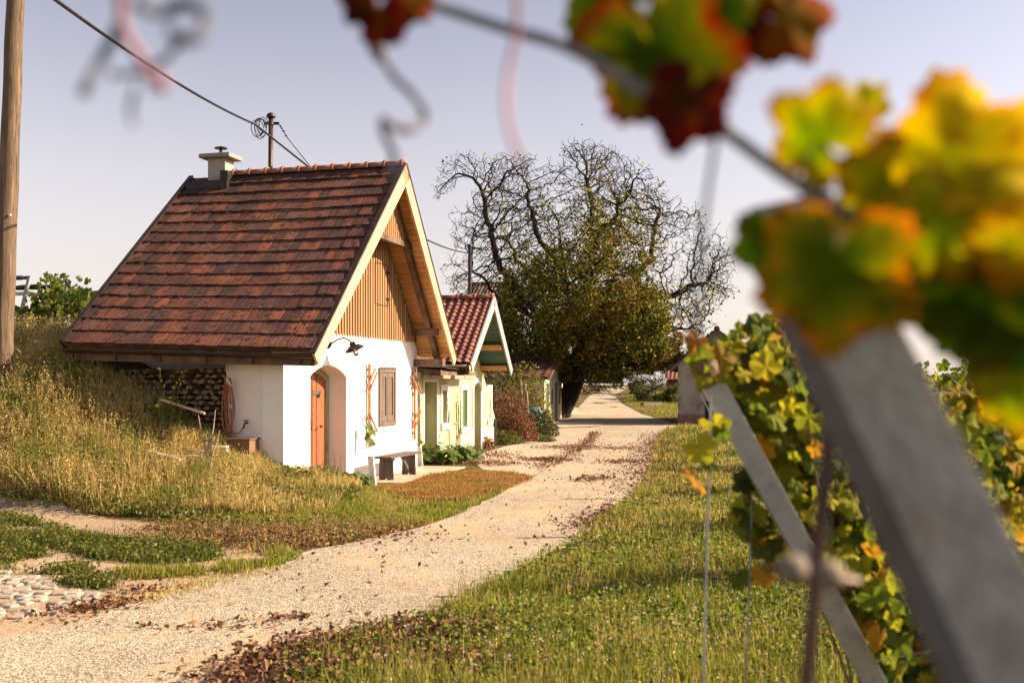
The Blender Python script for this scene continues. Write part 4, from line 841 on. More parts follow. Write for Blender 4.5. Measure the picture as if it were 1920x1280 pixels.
# ------------------------------------------------------------------ vegetation builders
def pts_in(poly, n):
    a = np.array([tuple(p)[:2] for p in poly]); lo, hi = a.min(0), a.max(0); out = np.zeros((0, 2))
    while len(out) < n:
        q = lo+(hi-lo)*rng.random((n*2, 2)); out = np.vstack([out, q[inpoly(q, a)]])
    return out[:n]
def pts_line(line, spread, n, px=True):
    L_ = np.array([G(*p) if px else p for p in line]); d = np.sqrt(((L_[1:]-L_[:-1])**2).sum(1)); c = np.concatenate([[0], np.cumsum(d)])
    u = rng.random(n)*c[-1]; i = np.clip(np.searchsorted(c, u)-1, 0, len(d)-1); t = (u-c[i])/d[i]
    p = L_[i]+(L_[i+1]-L_[i])*t[:, None]; return p+rng.normal(0, 1, (n, 2))*np.asarray(spread)
def clump(P, thr=.5, sc=1.0, seed=0):              # keep points in patches
    r = np.random.default_rng(seed); v = np.zeros(len(P))
    for k in range(6):
        a = r.random()*6.28; f = sc*(1.2+k*.9); v += np.sin((P[:,0]*math.cos(a)+P[:,1]*math.sin(a))*f+r.random()*6)/(1+.35*k)
    v = (v-v.min())/(np.ptp(v)+1e-9); return P[v+rng.normal(0, .12, len(P)) > thr]
def patchval(P, sc, seed):
    r = np.random.default_rng(seed); v = np.zeros(len(P))
    for k in range(7):
        a = r.random()*6.28; f = sc*(1+k*.8); v += np.sin((P[:,0]*math.cos(a)+P[:,1]*math.sin(a))*f+r.random()*6+np.sin(P[:,1]*sc+k))/(1+.25*k)
    return np.clip((v+2.6)/5.2, 0, 1)
def blades(name, P, h, wd, m, lean=.35, z=None, fold=True):
    n = len(P); h = np.broadcast_to(h, n)*rng.uniform(.5, 1.3, n)*(.45+1.1*patchval(P, 1.7, 91)**1.3); wd = np.broadcast_to(wd, n)*rng.uniform(.7, 1.3, n)
    z = H(P[:,0], P[:,1])+.004 if z is None else z
    th = rng.random(n)*2*np.pi; ph = rng.random(n)*2*np.pi; l = h*np.abs(rng.normal(0, lean, n))
    side = np.stack([np.cos(th), np.sin(th), np.zeros(n)], 1)*(wd/2)[:, None]; b = np.stack([P[:,0], P[:,1], z], 1)
    d = np.stack([np.cos(ph)*l, np.sin(ph)*l, np.zeros(n)], 1); up = np.zeros((n, 3)); up[:, 2] = 1
    hh = np.sqrt(np.maximum(h**2-l**2, (h*.3)**2)); mid = b+d*.3+up*(hh*.55)[:, None]; tip = b+d+up*hh[:, None]
    V = np.stack([b-side, b+side, mid+side*.85, mid-side*.85, tip], 1).reshape(-1, 3); k = (np.arange(n)*5)[:, None]
    loops = np.hstack([k+np.array([[0,1,2,3]]), k+np.array([[3,2,4]])]).ravel(); sizes = np.tile([4, 3], n)
    return V, loops, sizes
def quads(C, size, tilt=1.0, asp=.62, fold=.25, nvec=None):
    """small pointed leaves, two faces folded on the midrib, at centres C"""
    n = len(C); size = np.broadcast_to(size, n)*rng.uniform(.6, 1.3, n); a = rng.normal(0, 1, (n, 3)); a[:, 2] *= tilt; a /= np.linalg.norm(a, axis=1)[:, None]+1e-9
    b = rng.normal(0, 1, (n, 3)); b[:, 2] *= tilt; b -= a*(a*b).sum(1)[:, None]; b /= np.linalg.norm(b, axis=1)[:, None]+1e-9; c = np.cross(a, b)
    s_ = size[:, None]; f = rng.uniform(0, fold*2, n)[:, None]*s_
    V = np.stack([C-a*s_*.5, C+b*s_*asp*.5+c*f*.4-a*s_*.06, C+a*s_*.5+c*f*.3, C-b*s_*asp*.5+c*f*.4-a*s_*.06], 1).reshape(-1, 3); k = (np.arange(n)*4)[:, None]
    return V, np.hstack([k+np.array([[0,1,2]]), k+np.array([[0,2,3]])]).ravel(), np.tile([3, 3], n)
def joinm(parts):
    V = np.vstack([p[0] for p in parts]); L_ = []; o = 0
    for p in parts: L_.append(p[1]+o); o += len(p[0])
    return V, np.concatenate(L_), np.concatenate([p[2] for p in parts])
def seedstalks(P, h, m_leaf=9, size=.03, lean=.3, sw=.006, top=.45):
    n = len(P); z = H(P[:,0], P[:,1]); h = np.broadcast_to(h, n)*rng.uniform(.55, 1.25, n); ph = rng.random(n)*6.28; l = h*np.abs(rng.normal(0, lean, n))
    b = np.stack([P[:,0], P[:,1], z], 1); d = np.stack([np.cos(ph)*l, np.sin(ph)*l, np.sqrt(np.maximum(h*h-l*l, h*h*.2))], 1)
    th = rng.random(n)*6.28; side = np.stack([np.cos(th), np.sin(th), 0*th], 1)*sw/2
    V = np.stack([b-side, b+side, b+d*.5+side*.9-d*[0,0,-.04], b+d*.5-side*.9-d*[0,0,-.04], b+d], 1).reshape(-1, 3); k = (np.arange(n)*5)[:, None]
    st = (V, np.hstack([k+np.array([[0,1,2,3]]), k+np.array([[3,2,4]])]).ravel(), np.tile([4, 3], n))
    t = top+(1-top)*rng.random((n, m_leaf)); C = (b[:, None]+d[:, None]*t[..., None]).reshape(-1, 3)+rng.normal(0, size*.55, (n*m_leaf, 3)); return joinm([st, quads(C, size, 1.2, .5)])
def stuff(name, parts, m, label, cat):
    V, L_, S = joinm(parts) if isinstance(parts, list) else parts
    return tag(np_mesh(name, V, L_, S, M[m]), label, cat, kind='stuff')
def in_house(P, fr, s0, s1, t0, t1):
    Q = P-np.array([fr.P.x, fr.P.y]); s_ = Q@np.array([fr.a.x, fr.a.y]); t = Q@np.array([fr.n.x, fr.n.y]); return (s_ > s0) & (s_ < s1) & (t > t0) & (t < t1)
def clean(P, edge=True):
    m_ = ~(in_house(P, W, -.02, 6.05, -3.7, .05) | in_house(P, YF, -.3, 7.5, -5, .05) | in_house(P, W, 2.5, 6.4, -.2, .95)); return P[m_]
def off_road(P, margin=0):
    return P[~inpoly(P, road_poly)]

# --- right verge of the lane: thick green grass with clover and taller stalks
right_poly = REg[2:]+far_r[:1]+[(14,44),(14,3),(6,1.2),(-.3,1.2)]
def fade(n, y0, y1, p):                            # distances with a density falling off
    return (y0**(1-p)+rng.random(n)*(y1**(1-p)-y0**(1-p)))**(1/(1-p))
def verge(n, y0, y1, p, xr=.62):
    y = fade(n, y0, y1, p); x = rng.uniform(-.22, xr, n)*y; P = np.stack([x, y], 1); P = P[inpoly(P, right_poly)]; P = off_road(P); return P+rng.normal(0, 1, P.shape)*np.where(rng.random((len(P),1)) < .5, .07, .0)
P = verge(300000, 3.0, 44, .9); P = P[P[:,1] < 44]
d_ = P[:,1]; wdt = .0035+.0009*d_*.8
dense = clump(P, .33, 1.3, 3)
stuff('verge_grass', blades('g', dense, .078+.0025*dense[:,1], .004+.0007*dense[:,1], None, .85), 'grass', 'thick green and straw coloured grass of the verge right of the lane', 'grass')
pd = clump(verge(150000, 3.0, 44, .9), .57, 1.0, 17)
stuff('dry_verge_grass', blades('g', pd, .07+.002*pd[:,1], .005+.0007*pd[:,1], None, 1.0), 'drygrass', 'dry straw patches in the verge right of the lane', 'grass')
near = verge(26000, 3.0, 9, .6); hh = .20
stuff('verge_grass', blades('g', clump(near, .52, 1.5, 5), .21, .0055, None, .45), 'grass', 'taller tufts of grass in the near verge', 'grass')
cl = clump(verge(170000, 3.0, 18, .7), .42, 1.9, 8); zc = H(cl[:,0], cl[:,1])+rng.random(len(cl))**1.3*.13
stuff('verge_weeds', quads(np.stack([cl[:,0], cl[:,1], zc], 1), .024+.0012*cl[:,1], .55, .8), 'vergeweed', 'small leafed clover and weeds growing through the near verge', 'weeds')
fl = clump(verge(800, 3.2, 9, .5), .45, 1.2, 9); C = np.stack([fl[:,0], fl[:,1], H(fl[:,0], fl[:,1])+rng.uniform(.09, .2, len(fl))], 1); C = np.repeat(C, 5, 0)+rng.normal(0, .006, (len(C)*5, 3))
stuff('clover_flowers', quads(C, .013, 1, .8), 'flower', 'tiny pink flower heads dotted over the near verge', 'flowers')
ts = clump(verge(1500, 3.4, 13, .6), .45, 1.8, 11)
stuff('verge_seed_stalks', seedstalks(ts, .34, 10, .016, .35, .004), 'drygrass', 'straw coloured seed stalks standing in the verge', 'grass')
rs = pts_line([(1217,885),(1190,950),(1240,985),(1330,960),(1400,900)], (.35,.9), 16000); rs = off_road(rs)
stuff('straw_verge_grass', blades('g', rs, .09, .007, None, .6), 'drygrass', 'dry straw grass at the bend of the verge', 'grass')

# --- left side: lawn in front of the cottage, rusty mat, brown border
lawn = [G(*p) for p in [(560,1010),(680,1006),(770,988),(845,968),(900,940),(960,912),(990,893),(900,884),(800,886),(740,893),(690,905)]]+[(-2.6,17.9),(-2.9,16.5),(-3.0,15),(-3.6,13.9),(-4.4,13.3),G(440,992)]
P = clean(pts_in(lawn, 90000)+rng.normal(0, .05, (90000, 2))); rust0 = [G(*p) for p in [(690,925),(745,893),(800,888),(880,886),(1000,893),(985,905),(955,918),(880,942),(780,950)]]
P = P[~(inpoly(P, rust0) & (rng.random(len(P)) < .85))]
stuff('lawn_grass', blades('g', P, .065, .010, None, .6), 'grass', 'short trampled grass between the cottage and the lane', 'grass')
rust = [G(*p) for p in [(700,912),(745,893),(800,888),(880,886),(990,893),(985,902),(955,912),(880,938),(780,940)]]
P = clean(pts_in(rust, 60000)+rng.normal(0, .07, (60000, 2)))
stuff('rusty_dead_grass', blades('g', P, .05, .013, None, .9), 'rust', 'mat of rusty dead grass below the bench', 'grass')
P = off_road(pts_line([(380,992),(470,1012),(560,1020),(640,1000),(700,990)], (.45,.28), 22000))
stuff('brown_border_grass', [blades('g', P[:15000], .07, .009, None, 1.1), seedstalks(P[:500], .2, 6, .03, .6), quads(np.stack([P[:5000,0], P[:5000,1], H(P[:5000,0], P[:5000,1])+.02+rng.random(5000)*.05], 1), .05, .6, .6, .8)], 'litter', 'brown withered plants along the edge of the lane below the bank', 'grass')
# --- the bank: dry golden weeds over green growth
def bankpts(n, x0=-15, x1=-2.4, y0=13.0, y1=30, hmin=.03):
    P = np.stack([rng.uniform(x0, x1, n), rng.uniform(y0, y1, n)], 1); P = P[H(P[:,0], P[:,1]) > hmin]; P = clean(P)
    fr_ = in_house(P, W, -.05, 3, -3.6, -.9); return P[~fr_]
B = bankpts(230000, -13, -2.4, 13, 19); B = B[~inpoly(B, dirt_poly)]
stuff('bank_grass', blades('g', clump(B, .12, 1.0, 21), .17, .0105, None, .5), 'drygrass', 'dense mixed dry and green grass covering the bank', 'grass')
B2 = clump(bankpts(26000, -12, -3.6, 13.2, 18.0), .3, 1.0, 22); B2 = B2[~inpoly(B2, dirt_poly)]
hB = .34+.22*sstep(15.6, 14.0, B2[:,1])*sstep(-3.4, -4.4, B2[:,0])
hB = hB*(1-.55*sstep(-5.6, -4.6, B2[:,0])*sstep(15.2, 15.9, B2[:,1]))
stuff('golden_seed_weeds', seedstalks(B2, hB, 11, .026, .38, .006, .3), 'drygrass', 'tall golden seed weeds on the bank in front of the wood store', 'weeds')
B3 = clump(bankpts(40000, -13, -2.6, 13.0, 17.5), .58, 1.1, 23); B3 = B3[~inpoly(B3, dirt_poly)]; C = np.stack([B3[:,0], B3[:,1], H(B3[:,0], B3[:,1])+rng.random(len(B3))**1.4*.24], 1)
stuff('bank_green_weeds', quads(C, .045, .8, .7), 'weed2', 'leafy green weeds between the dry grass of the bank', 'weeds')
B4 = np.vstack([pts_line([(0,940),(120,945),(280,965),(400,985),(520,1000)], (.2,.12), 2200), pts_line([(530,900),(560,915),(600,925),(655,930)], (.16,.3), 5000)]); C = np.stack([B4[:,0], B4[:,1], H(B4[:,0], B4[:,1])+rng.random(len(B4))*.16], 1)
stuff('bank_foot_weeds', quads(C, .045, .8, .7), 'weed2', 'low green weeds along the foot of the bank and the cottage wall', 'weeds')
B5 = bankpts(60000, -16, -6.5, 17.5, 30)
stuff('hilltop_grass', [blades('g', B5, .14, .02, None, .4), seedstalks(clump(B5[:9000], .5, .8, 4), .36, 8, .05, .3, .01)], 'drygrass', 'grass and dry weeds on the hilltop beside the roof', 'grass')
# weed strips on the dirt path
for k, (pl, n, nm) in enumerate(((
      [(-60,958),(0,965),(60,978),(128,1000),(204,1016),(310,1022),(401,1026),(408,1050),(330,1060),(200,1055),(150,1040),(60,1020),(-60,1000)], 30000, 'dark leafy weeds forming a long strip on the dirt path'),
      ([(-60,1010),(20,1020),(80,1040),(150,1062),(200,1085),(215,1108),(150,1105),(80,1082),(0,1072),(-60,1068)], 14000, 'weedy grass strip between the dirt path and the cobbles'),
      ([(225,1070),(300,1064),(370,1066),(378,1080),(320,1092),(250,1092)], 5000, 'thin brownish weed patch at the lane edge'),
      ([(470,1030),(540,1035),(560,1048),(500,1066),(430,1078),(400,1070)], 5000, 'sparse weeds where the dirt path meets the lane'))):
    P = pts_in([G(*p) for p in pl], n)+rng.normal(0, .05, (n, 2)); P = clump(P, .50 if k < 2 else .45, 2.2, 40+k); C = np.stack([P[:,0], P[:,1], H(P[:,0], P[:,1])+rng.random(len(P))**1.5*(.10 if k < 2 else .035)], 1)
    stuff('path_weeds', [quads(C, .036 if k < 2 else .03, .7, .6), blades('g', P[:len(P)//2], .10, .008, None, .6)], 'weed' if k < 2 else 'grass', nm, 'weeds')
# --- fallen leaves
def fallen(name, P, size, label, lift=.012):
    P = P[P[:,1] > 2.5]; C = np.stack([P[:,0], P[:,1], H(P[:,0], P[:,1])+.02+rng.random(len(P))*lift], 1)
    stuff(name, quads(C, size*.72, .5, .6, .9), 'fallen', label, 'leaves')
fallen('fallen_leaves', np.vstack([pts_line([(500,1290),(560,1245),(640,1225),(760,1200),(840,1180)], (.22,.16), 3600), pts_line([(640,1260),(800,1250),(880,1260)], (.3,.15), 1200)]), .075, 'drift of curled brown leaves at the near edge of the verge', .08)
fallen('fallen_leaves', np.vstack([pts_line([(1110,990),(1150,975),(1185,955)], (.22,.35), 1300), pts_line([(1185,945),(1210,905),(1222,865),(1232,820)], (.3,.9), 1500), pts_line([(1240,840),(1300,900),(1200,960)], (.6,1.2), 1500), pts_line([(1245,815),(1255,870),(1240,930),(1225,980),(1160,1010),(1080,1040)], (.3,.7), 2600)]), .075, 'brown leaves gathered along the right edge of the lane', .04)
fallen('fallen_leaves', np.vstack([pts_line([(1117,812),(1100,835),(1070,852),(1040,866),(1010,880)], (.12,.5), 1100), pts_line([(1000,862),(1050,864)], (.3,.2), 500), pts_line([(880,868),(960,872)], (.3,.3), 400), pts_line([(1040,838),(1100,842)], (.5,.5), 450), pts_line([(1140,868),(1190,866)], (.25,.3), 280), pts_line([(1090,902),(1130,898)], (.16,.25), 240), pts_line([(1150,842),(1185,842)],(.3,.4),160), pts_line([(900,850),(960,858)],(.3,.6),300)]), .085, 'brown leaves lying in the seams of the forecourt and on the far lane', .03)
fallen('fallen_leaves', np.vstack([pts_line([(140,1150),(200,1140),(240,1125)], (.14,.08), 260), pts_line([(300,1185),(380,1175),(470,1182)], (.2,.07), 70), pts_line([(240,1110),(310,1108)], (.1,.07), 60), pts_line([(490,1165),(560,1160)], (.12,.06), 60),
    pts_line([(0,1170),(120,1165)], (.3,.15), 60), pts_line([(380,1000),(620,1012),(700,1000)], (.5,.35), 900), pts_in(road_poly[:], 2) , pts_in([G(*p) for p in [(300,1270),(500,1060),(850,975),(1050,880),(1220,805),(1230,850),(1100,990),(850,1120),(560,1230)]], 190), pts_in([G(*p) for p in [(560,1230),(300,1270),(500,1060),(850,975)]], 40), pts_in([G(*p) for p in [(0,1070),(200,1030),(400,1085),(200,1120)]], 60)]), .07, 'single brown leaves scattered over the pale lane', .02)
dust = pts_line([(250,1135),(330,1110),(420,1085),(500,1062)], (.15,.12), 2500)
stuff('lane_edge_grass', blades('g', dust, .035, .008, None, .9), 'drygrass', 'thin dry tufts along the left edge of the near lane', 'grass')

# --- countable plants
def leafy_plant(name, x, Y, n, r, h, lsz, m, label, cat='plant', group=None, stems=True, elong=1):
    z0 = h1(x, Y); t = empty(name, (x, Y, z0), label, cat, group); q = rng.normal(0, 1, (n, 3)); q /= np.linalg.norm(q, axis=1)[:, None]; rr = rng.random(n)**.4
    C = np.stack([x+q[:,0]*r*rr, Y+q[:,1]*r*rr*elong, z0+h*.08+np.abs(q[:,2])*h*rr*.9], 1); V, L_, S = quads(C, lsz, .8, .85, .3); np_mesh('foliage', V, L_, S, M[m], t)
    sm = MB()
    for k in range(min(n, 26)): sm.tube([(x+random.uniform(-.04,.04), Y, z0), lerp((x, Y, z0), C[k], .6)+Vector((0,0,.02)), C[k]], .004+.0005*Y/10, 4, False)
    sm.make('stems', M['vinewood'], t); return t
def roundleaf(c, r, up, n=10):
    up = Vector(up).normalized(); a = up.orthogonal().normalized(); b_ = up.cross(a); rot = random.uniform(0, 6); c = Vector(c); vs = [tuple(c-up*r*.15)]
    for i in range(n):
        t = rot+2*math.pi*i/n; rr = r*(.55 if i == 0 else 1.0+.1*math.cos(i*3)); vs.append(tuple(c+(a*math.cos(t)+b_*math.sin(t))*rr+up*r*.08*math.sin(i*2.3)))
    return vs, [(0, 1+i, 1+(i+1) % n) for i in range(n)]
def mallow(x, Y, n, r, h, lr, label):
    z0 = h1(x, Y); t = empty('leafy_plant', (x, Y, z0), label, 'plant', 'big leafed plants at the house walls'); f = MB(); s_ = MB()
    for k in range(n):
        a = random.uniform(0, 6.28); d = r*math.sqrt(random.random()); c = Vector((x+d*math.cos(a), Y+d*math.sin(a)*.8, z0+h*random.uniform(.3, 1)*(1-.4*d/r))); vs, fc = roundleaf(c, lr*random.uniform(.6, 1.2), (math.cos(a)*.6+.3, math.sin(a)*.5-.3, 1)); f.add(vs, fc)
        s_.tube([(x+.3*d*math.cos(a), Y+.2*d*math.sin(a), z0), c-Vector((0,0,lr*.2))], .005, 4, False)
    link_mesh('foliage', f.V, f.F, M['bigleaf'], t); s_.make('stems', M['vinewood'], t)
mallow(-2.62, 17.6, 46, .34, .30, .085, 'leafy plant with round leaves at the white cottage wall beside the doorway'); 
mallow(-1.62, 23.3, 110, .75, .50, .10, 'spreading leafy plant filling the gap between the cottage and the yellow house'); mallow(-1.15, 23.9, 60, .5, .36, .09, 'lower leafy plant by the stone step before the yellow house')
# young vine on the near trellis
yv = empty('young_vine', (-2.37, 17.95, .5), 'young vine with a few big leaves climbing the near trellis post', 'vine')
V0 = at(695,853,18.0); V1 = at(692,790,19.2); MB().tube([V0, at(697,835,18.3), at(693,812,18.9), V1], .007, 5).make('stem', M['vinewood'], yv)
f = MB()
for (x, y, r) in ((692,800,.07),(697,808,.08),(690,815,.06),(695,828,.08),(688,822,.06),(700,832,.055)):
    vs, fc = roundleaf(at(x, y, 18.9), r, (.6,-.8,.5)); f.add(vs, fc)
link_mesh('foliage', f.V, f.F, M['vinegreen'], yv)
yv = empty('young_vine', (-1.92, 22.45, .5), 'tiny vine with one leaf above the far plant guard', 'vine'); MB().tube([at(790,826,22.4), at(789,813,22.4)], .006, 5).make('stem', M['vinewood'], yv)
f = MB()
for (x, y, r) in ((787,829,.07),(784,832,.05)): vs, fc = roundleaf(at(x, y, 22.3), r, (.5,-.8,.5)); f.add(vs, fc)
link_mesh('foliage', f.V, f.F, M['vinegreen'], yv)
# bare climber on the yellow wall
bcl = MB()
for k in range(9):
    s0 = sL-.15+random.uniform(-.25,.25) if k < 6 else w1[1]+.1; z = .1; pts = [YF(s0, .03, z)]
    while z < random.uniform(1.0, 1.9): z += .12; s0 += random.uniform(-.05,.05); pts.append(YF(s0, .03+random.random()*.02, z))
    bcl.tube(pts, .009, 4)
tag(bcl.make('bare_climber', M['bark'], origin=YF(sL, .03, .1)), 'leafless brown climber on the yellow wall beside the meter cupboard', 'climber')
# bare twiggy shrub in front of the wood store
x, Y = at(390,860,15.2).x, 15.2; z0 = h1(x, Y); bt = MB()
for (px, py) in ((372,778),(404,768),(393,800),(383,818),(412,806)):
    q = at(px, py, 15.2); bt.tube([(x, Y, z0-.1), lerp((x, Y, z0), q, .45)+Vector((random.uniform(-.04,.04), 0, 0)), lerp((x, Y, z0), q, .75), q], [.022,.016,.011,.006], 6)
tag(bt.make('bare_shrub', M['twig'], origin=(x, Y, z0)), 'leafless pale forked shrub standing in front of the firewood', 'shrub')
for (px, py, Y, n, r, h, m, lb) in ((600,900,16.6,500,.42,.28,'weed2','low leafy weed clump hiding the foot of the cottage door'),(540,885,15.7,400,.4,.24,'weed2','low leafy weed clump at the near corner of the cottage')):
    x = at(px, py, Y).x; leafy_plant('weed_clump', x, Y, n, r, h, .05, m, lb, 'weeds')
x = at(630,880,16.9).x
sk = seedstalks(pts_line([(at(605,0,16.8).x,16.8),(at(640,0,16.9).x,16.9)], (.05,.05), 26, False), .55, 14, .018, .3, .005); tag(np_mesh('dry_stalks', *sk, M['shrub']), 'thin dry flower stalks in front of the cottage doorway', 'plant', kind='stuff')
yf = pts_line([(285,735),(330,710),(350,700),(305,745)], (.0,.0), 2); C = np.array([tuple(at(px+random.uniform(-4,4), py+random.uniform(-4,4), 15.9)) for px, py in ((296,694),(304,712),(310,726),(330,716),(336,724),(345,702),(350,732),(322,744),(302,756),(298,760),(326,730),(318,748),(333,712))]); C = np.repeat(C, 4, 0)+rng.normal(0,.008,(len(C)*4,3))
yf = empty('yellow_flowered_weed', (C[0][0], 15.9, h1(C[0][0], 15.9)), 'loose weed with small yellow flowers in front of the firewood', 'plant'); np_mesh('flowers', *quads(C, .03, 1, .9), M['yflower'], yf)
mb = MB()
for k in range(0, len(C), 4): mb.tube([(C[k][0]*.5+C[0][0]*.5, 15.9, h1(C[0][0], 15.9)), tuple(C[k])], .004, 4, False)
mb.make('stems', M['weed'], yf)
# shrubs beside the yellow house
SHR = [(950,812,32.0,2600,.95,1.7,'redbush','red brown leafy shrub beside the yellow house corner'),(972,822,31.2,1600,.62,.95,'redbush','low reddish grassy bush in front of the taller red brown one'),(1012,800,33.5,2600,.62,1.05,'shrub','rounded olive shrub at the edge of the forecourt'),
       (948,838,30.6,1500,.55,.42,'weed2','low bright green weeds at the foot of the red brown bush'),(1000,826,32.2,700,.35,.30,'weed2','small green tuft on the forecourt edge'),(1026,835,31.8,400,.28,.2,'weed','smallest green tuft between the concrete slabs'),(905,858,28.6,900,.38,.34,'redbush','low reddish weeds at the arched door of the yellow house'),(870,862,26.6,500,.5,.24,'weed2','sparse green weeds under the shuttered window of the yellow house'),
       (938,700,36,6000,1.5,2.6,'shrub','dark climbing bush behind the red brown shrub beside the gable'),(985,745,36,3000,1.0,2.6,'walnut','leafy sucker bush between the yellow house and the walnut')]
for (px, py, Y, n, r, h, m, lb) in SHR: leafy_plant('shrub' if h > .5 else 'weed_clump', at(px, py, Y).x, Y, n, r, h, .07 if h > .5 else .05, m, lb, 'shrub' if h > .5 else 'weeds')
st = MB()
for k in range(7): x = at(975+k*3.2, 0, 34).x; st.tube([(x, 34+random.uniform(-.2,.2), 0), (x+random.uniform(-.2,.1), 34, random.uniform(1.1, 1.9))], .028, 5)
tag(st.make('dead_stems', M['twig'], origin=(at(985,0,34).x, 34, 0)), 'bundle of pale dead stems between the shrubs and the blue barrel', 'stems')

# ------------------------------------------------------------------ walnut tree by space colonisation
def grow_tree(base, trunk, crown_fn, natt, step, infl, kill, iters=160, seed=1, limbs=None):
    r = random.Random(seed); att = crown_fn(natt); nodes = [Vector(base)]; par = [-1]
    for p in trunk: nodes.append(Vector(p)); par.append(len(nodes)-2)
    for lb in limbs or []:
        i0 = min(range(len(nodes)), key=lambda q: (nodes[q]-Vector(lb[0])).length); cur = nodes[i0].copy(); last = i0
        for tgt in lb:
            tgt = Vector(tgt)
            while (tgt-cur).length > step*1.2:
                d = (tgt-cur).normalized(); cur = cur+(d+Vector((r.gauss(0,.28), r.gauss(0,.28), r.gauss(0,.28)))).normalized()*step; nodes.append(cur.copy()); par.append(last); last = len(nodes)-1
    att = [Vector(a) for a in att]; born = set()
    for it in range(iters):
        kd = kdtree.KDTree(len(nodes))
        for i, p in enumerate(nodes): kd.insert(p, i)
        kd.balance(); dirs = {}; rest = []
        for a in att:
            co, i, d = kd.find(a)
            if d < kill: continue
            rest.append(a)
            if d < infl: dirs.setdefault(i, Vector((0,0,0))); dirs[i] += (a-co).normalized()
        att = rest
        if not dirs: break
        new = 0
        for i, v in dirs.items():
            if v.length < 1e-4: continue
            v = (v.normalized()+Vector((r.gauss(0,.27), r.gauss(0,.27), r.gauss(0,.27)+.02))).normalized(); q = nodes[i]+v*step
            key = (i, round(q.x*4), round(q.y*4), round(q.z*4))
            if key in born: continue
            born.add(key); nodes.append(q); par.append(i); new += 1
        if not new: break
    return nodes, par
def tree_mesh(nodes, par, tip=.010, expo=2.3, rmax=None):
    n = len(nodes); kids = [[] for _ in range(n)]
    for i, p in enumerate(par):
        if p >= 0: kids[p].append(i)
    rad = [0]*n
    for i in range(n-1, -1, -1): rad[i] = tip if not kids[i] else sum(rad[k]**expo for k in kids[i])**(1/expo)
    mb = MB(); done = [False]*n
    for i in range(n):                              # walk chains along the thickest child
        starts = [k for k in kids[i]] if i else [kids[0][0]] if kids[0] else []
        if i and kids[i]: starts = [k for k in kids[i] if k != max(kids[i], key=lambda q: rad[q])]
        for s_ in starts:
            ch = [i, s_]
            while kids[ch[-1]]: ch.append(max(kids[ch[-1]], key=lambda q: rad[q]))
            rr = [min(rad[c], rad[ch[1]]) for c in ch]; rr = [min(x, rmax) if rmax else x for x in rr]; k = 9 if rr[0] > .12 else 6 if rr[0] > .05 else 4 if rr[0] > .02 else 3
            mb.tube([nodes[c] for c in ch], rr, k, False)
    return mb, rad, kids
out_px = [(812,360),(822,320),(868,285),(905,298),(950,290),(985,300),(1012,320),(1045,300),(1060,272),(1100,262),(1145,288),(1170,318),(1205,340),(1240,335),(1262,362),(1290,385),(1310,430),(1345,465),(1372,470),(1366,520),(1362,560),(1330,590),(1322,640),(1290,640),(1262,690),(1225,720),(1180,728),(1130,735),(1080,738),(1020,725),(960,700),(930,735),(925,650),(905,600),(870,560),(830,530),(858,490),(850,440),(838,415)]
YT = 51.0; opoly = [(at(x, y, YT).x, at(x, y, YT).z) for x, y in out_px]; oc = (at(1085,520,YT).x, at(1085,520,YT).z)
def crown_fn(n):
    out = []; arr = np.array(opoly)
    while len(out) < n:
        q = np.stack([rng.uniform(arr[:,0].min(), arr[:,0].max(), n*2), rng.uniform(arr[:,1].min(), arr[:,1].max(), n*2)], 1); q = q[inpoly(q, arr)]
        for x, z in q:
            e = math.hypot((x-oc[0])/7.4, (z-oc[1])/6.2); dep = 5.6*math.sqrt(max(0.02, 1-min(e, 1)**2))
            d = random.choice((-1,1))*dep*random.random()**.55
            if e < .35 and abs(d) < 2 and random.random() < .5: continue
            g_ = math.sin(x*1.25+1.3+.5*math.sin(z*.8))+math.sin(z*1.15+.7*d)+math.sin((x+d)*.9-z*.6)
            if g_ < -.85 and e > .3: continue
            if random.random() > .35+.65*e: continue
            out.append((x, YT+d, z))
            if len(out) >= n: break
    return out
tb = at(1046, 790, YT); z0 = h1(tb.x, YT)
walnut = empty('walnut_tree', (tb.x, YT, z0), 'large spreading walnut tree, bare twigs above and yellow green leaves below', 'tree')
trunk = [at(1056,765,YT), at(1068,740,YT), at(1078,712,YT), at(1082,690,YT-.2), at(1086,665,YT), at(1090,640,YT)]
LM = [[(1085,690,51),(1020,610,50.5),(955,520,50),(925,430,50),(900,350,50.5)],[(1020,610,50.5),(930,560,48.5),(880,500,48)],[(1085,665,51),(1060,560,52),(1010,450,53),(985,350,53)],[(1090,640,51),(1105,540,50),(1125,430,50),(1100,330,50.5)],[(1125,430,50),(1180,370,49.5)],
      [(1088,650,51),(1160,570,52),(1225,480,52),(1240,390,52)],[(1160,570,52),(1250,560,51),(1320,530,51)],[(1086,665,51),(1180,620,50),(1260,610,49.5),(1300,620,49.5)],[(1088,650,51),(1090,600,47.5),(1060,520,46.5)],[(1088,650,51),(1110,610,54),(1150,540,56),(1140,430,56)],[(1082,690,51),(1010,670,48.5),(960,690,47.5)],[(1085,680,51),(1150,670,48.5),(1190,690,48)],[(1060,560,52),(1000,520,55),(950,450,55)]]
LM = [[at(*p) for p in l_] for l_ in LM]
nodes, par = grow_tree((tb.x, YT, z0-.3), trunk, crown_fn, 11500, .22, 2.6, .27, 190, 1, LM)
tmb, rad, kids = tree_mesh(nodes, par, .0125, 2.2, .46)
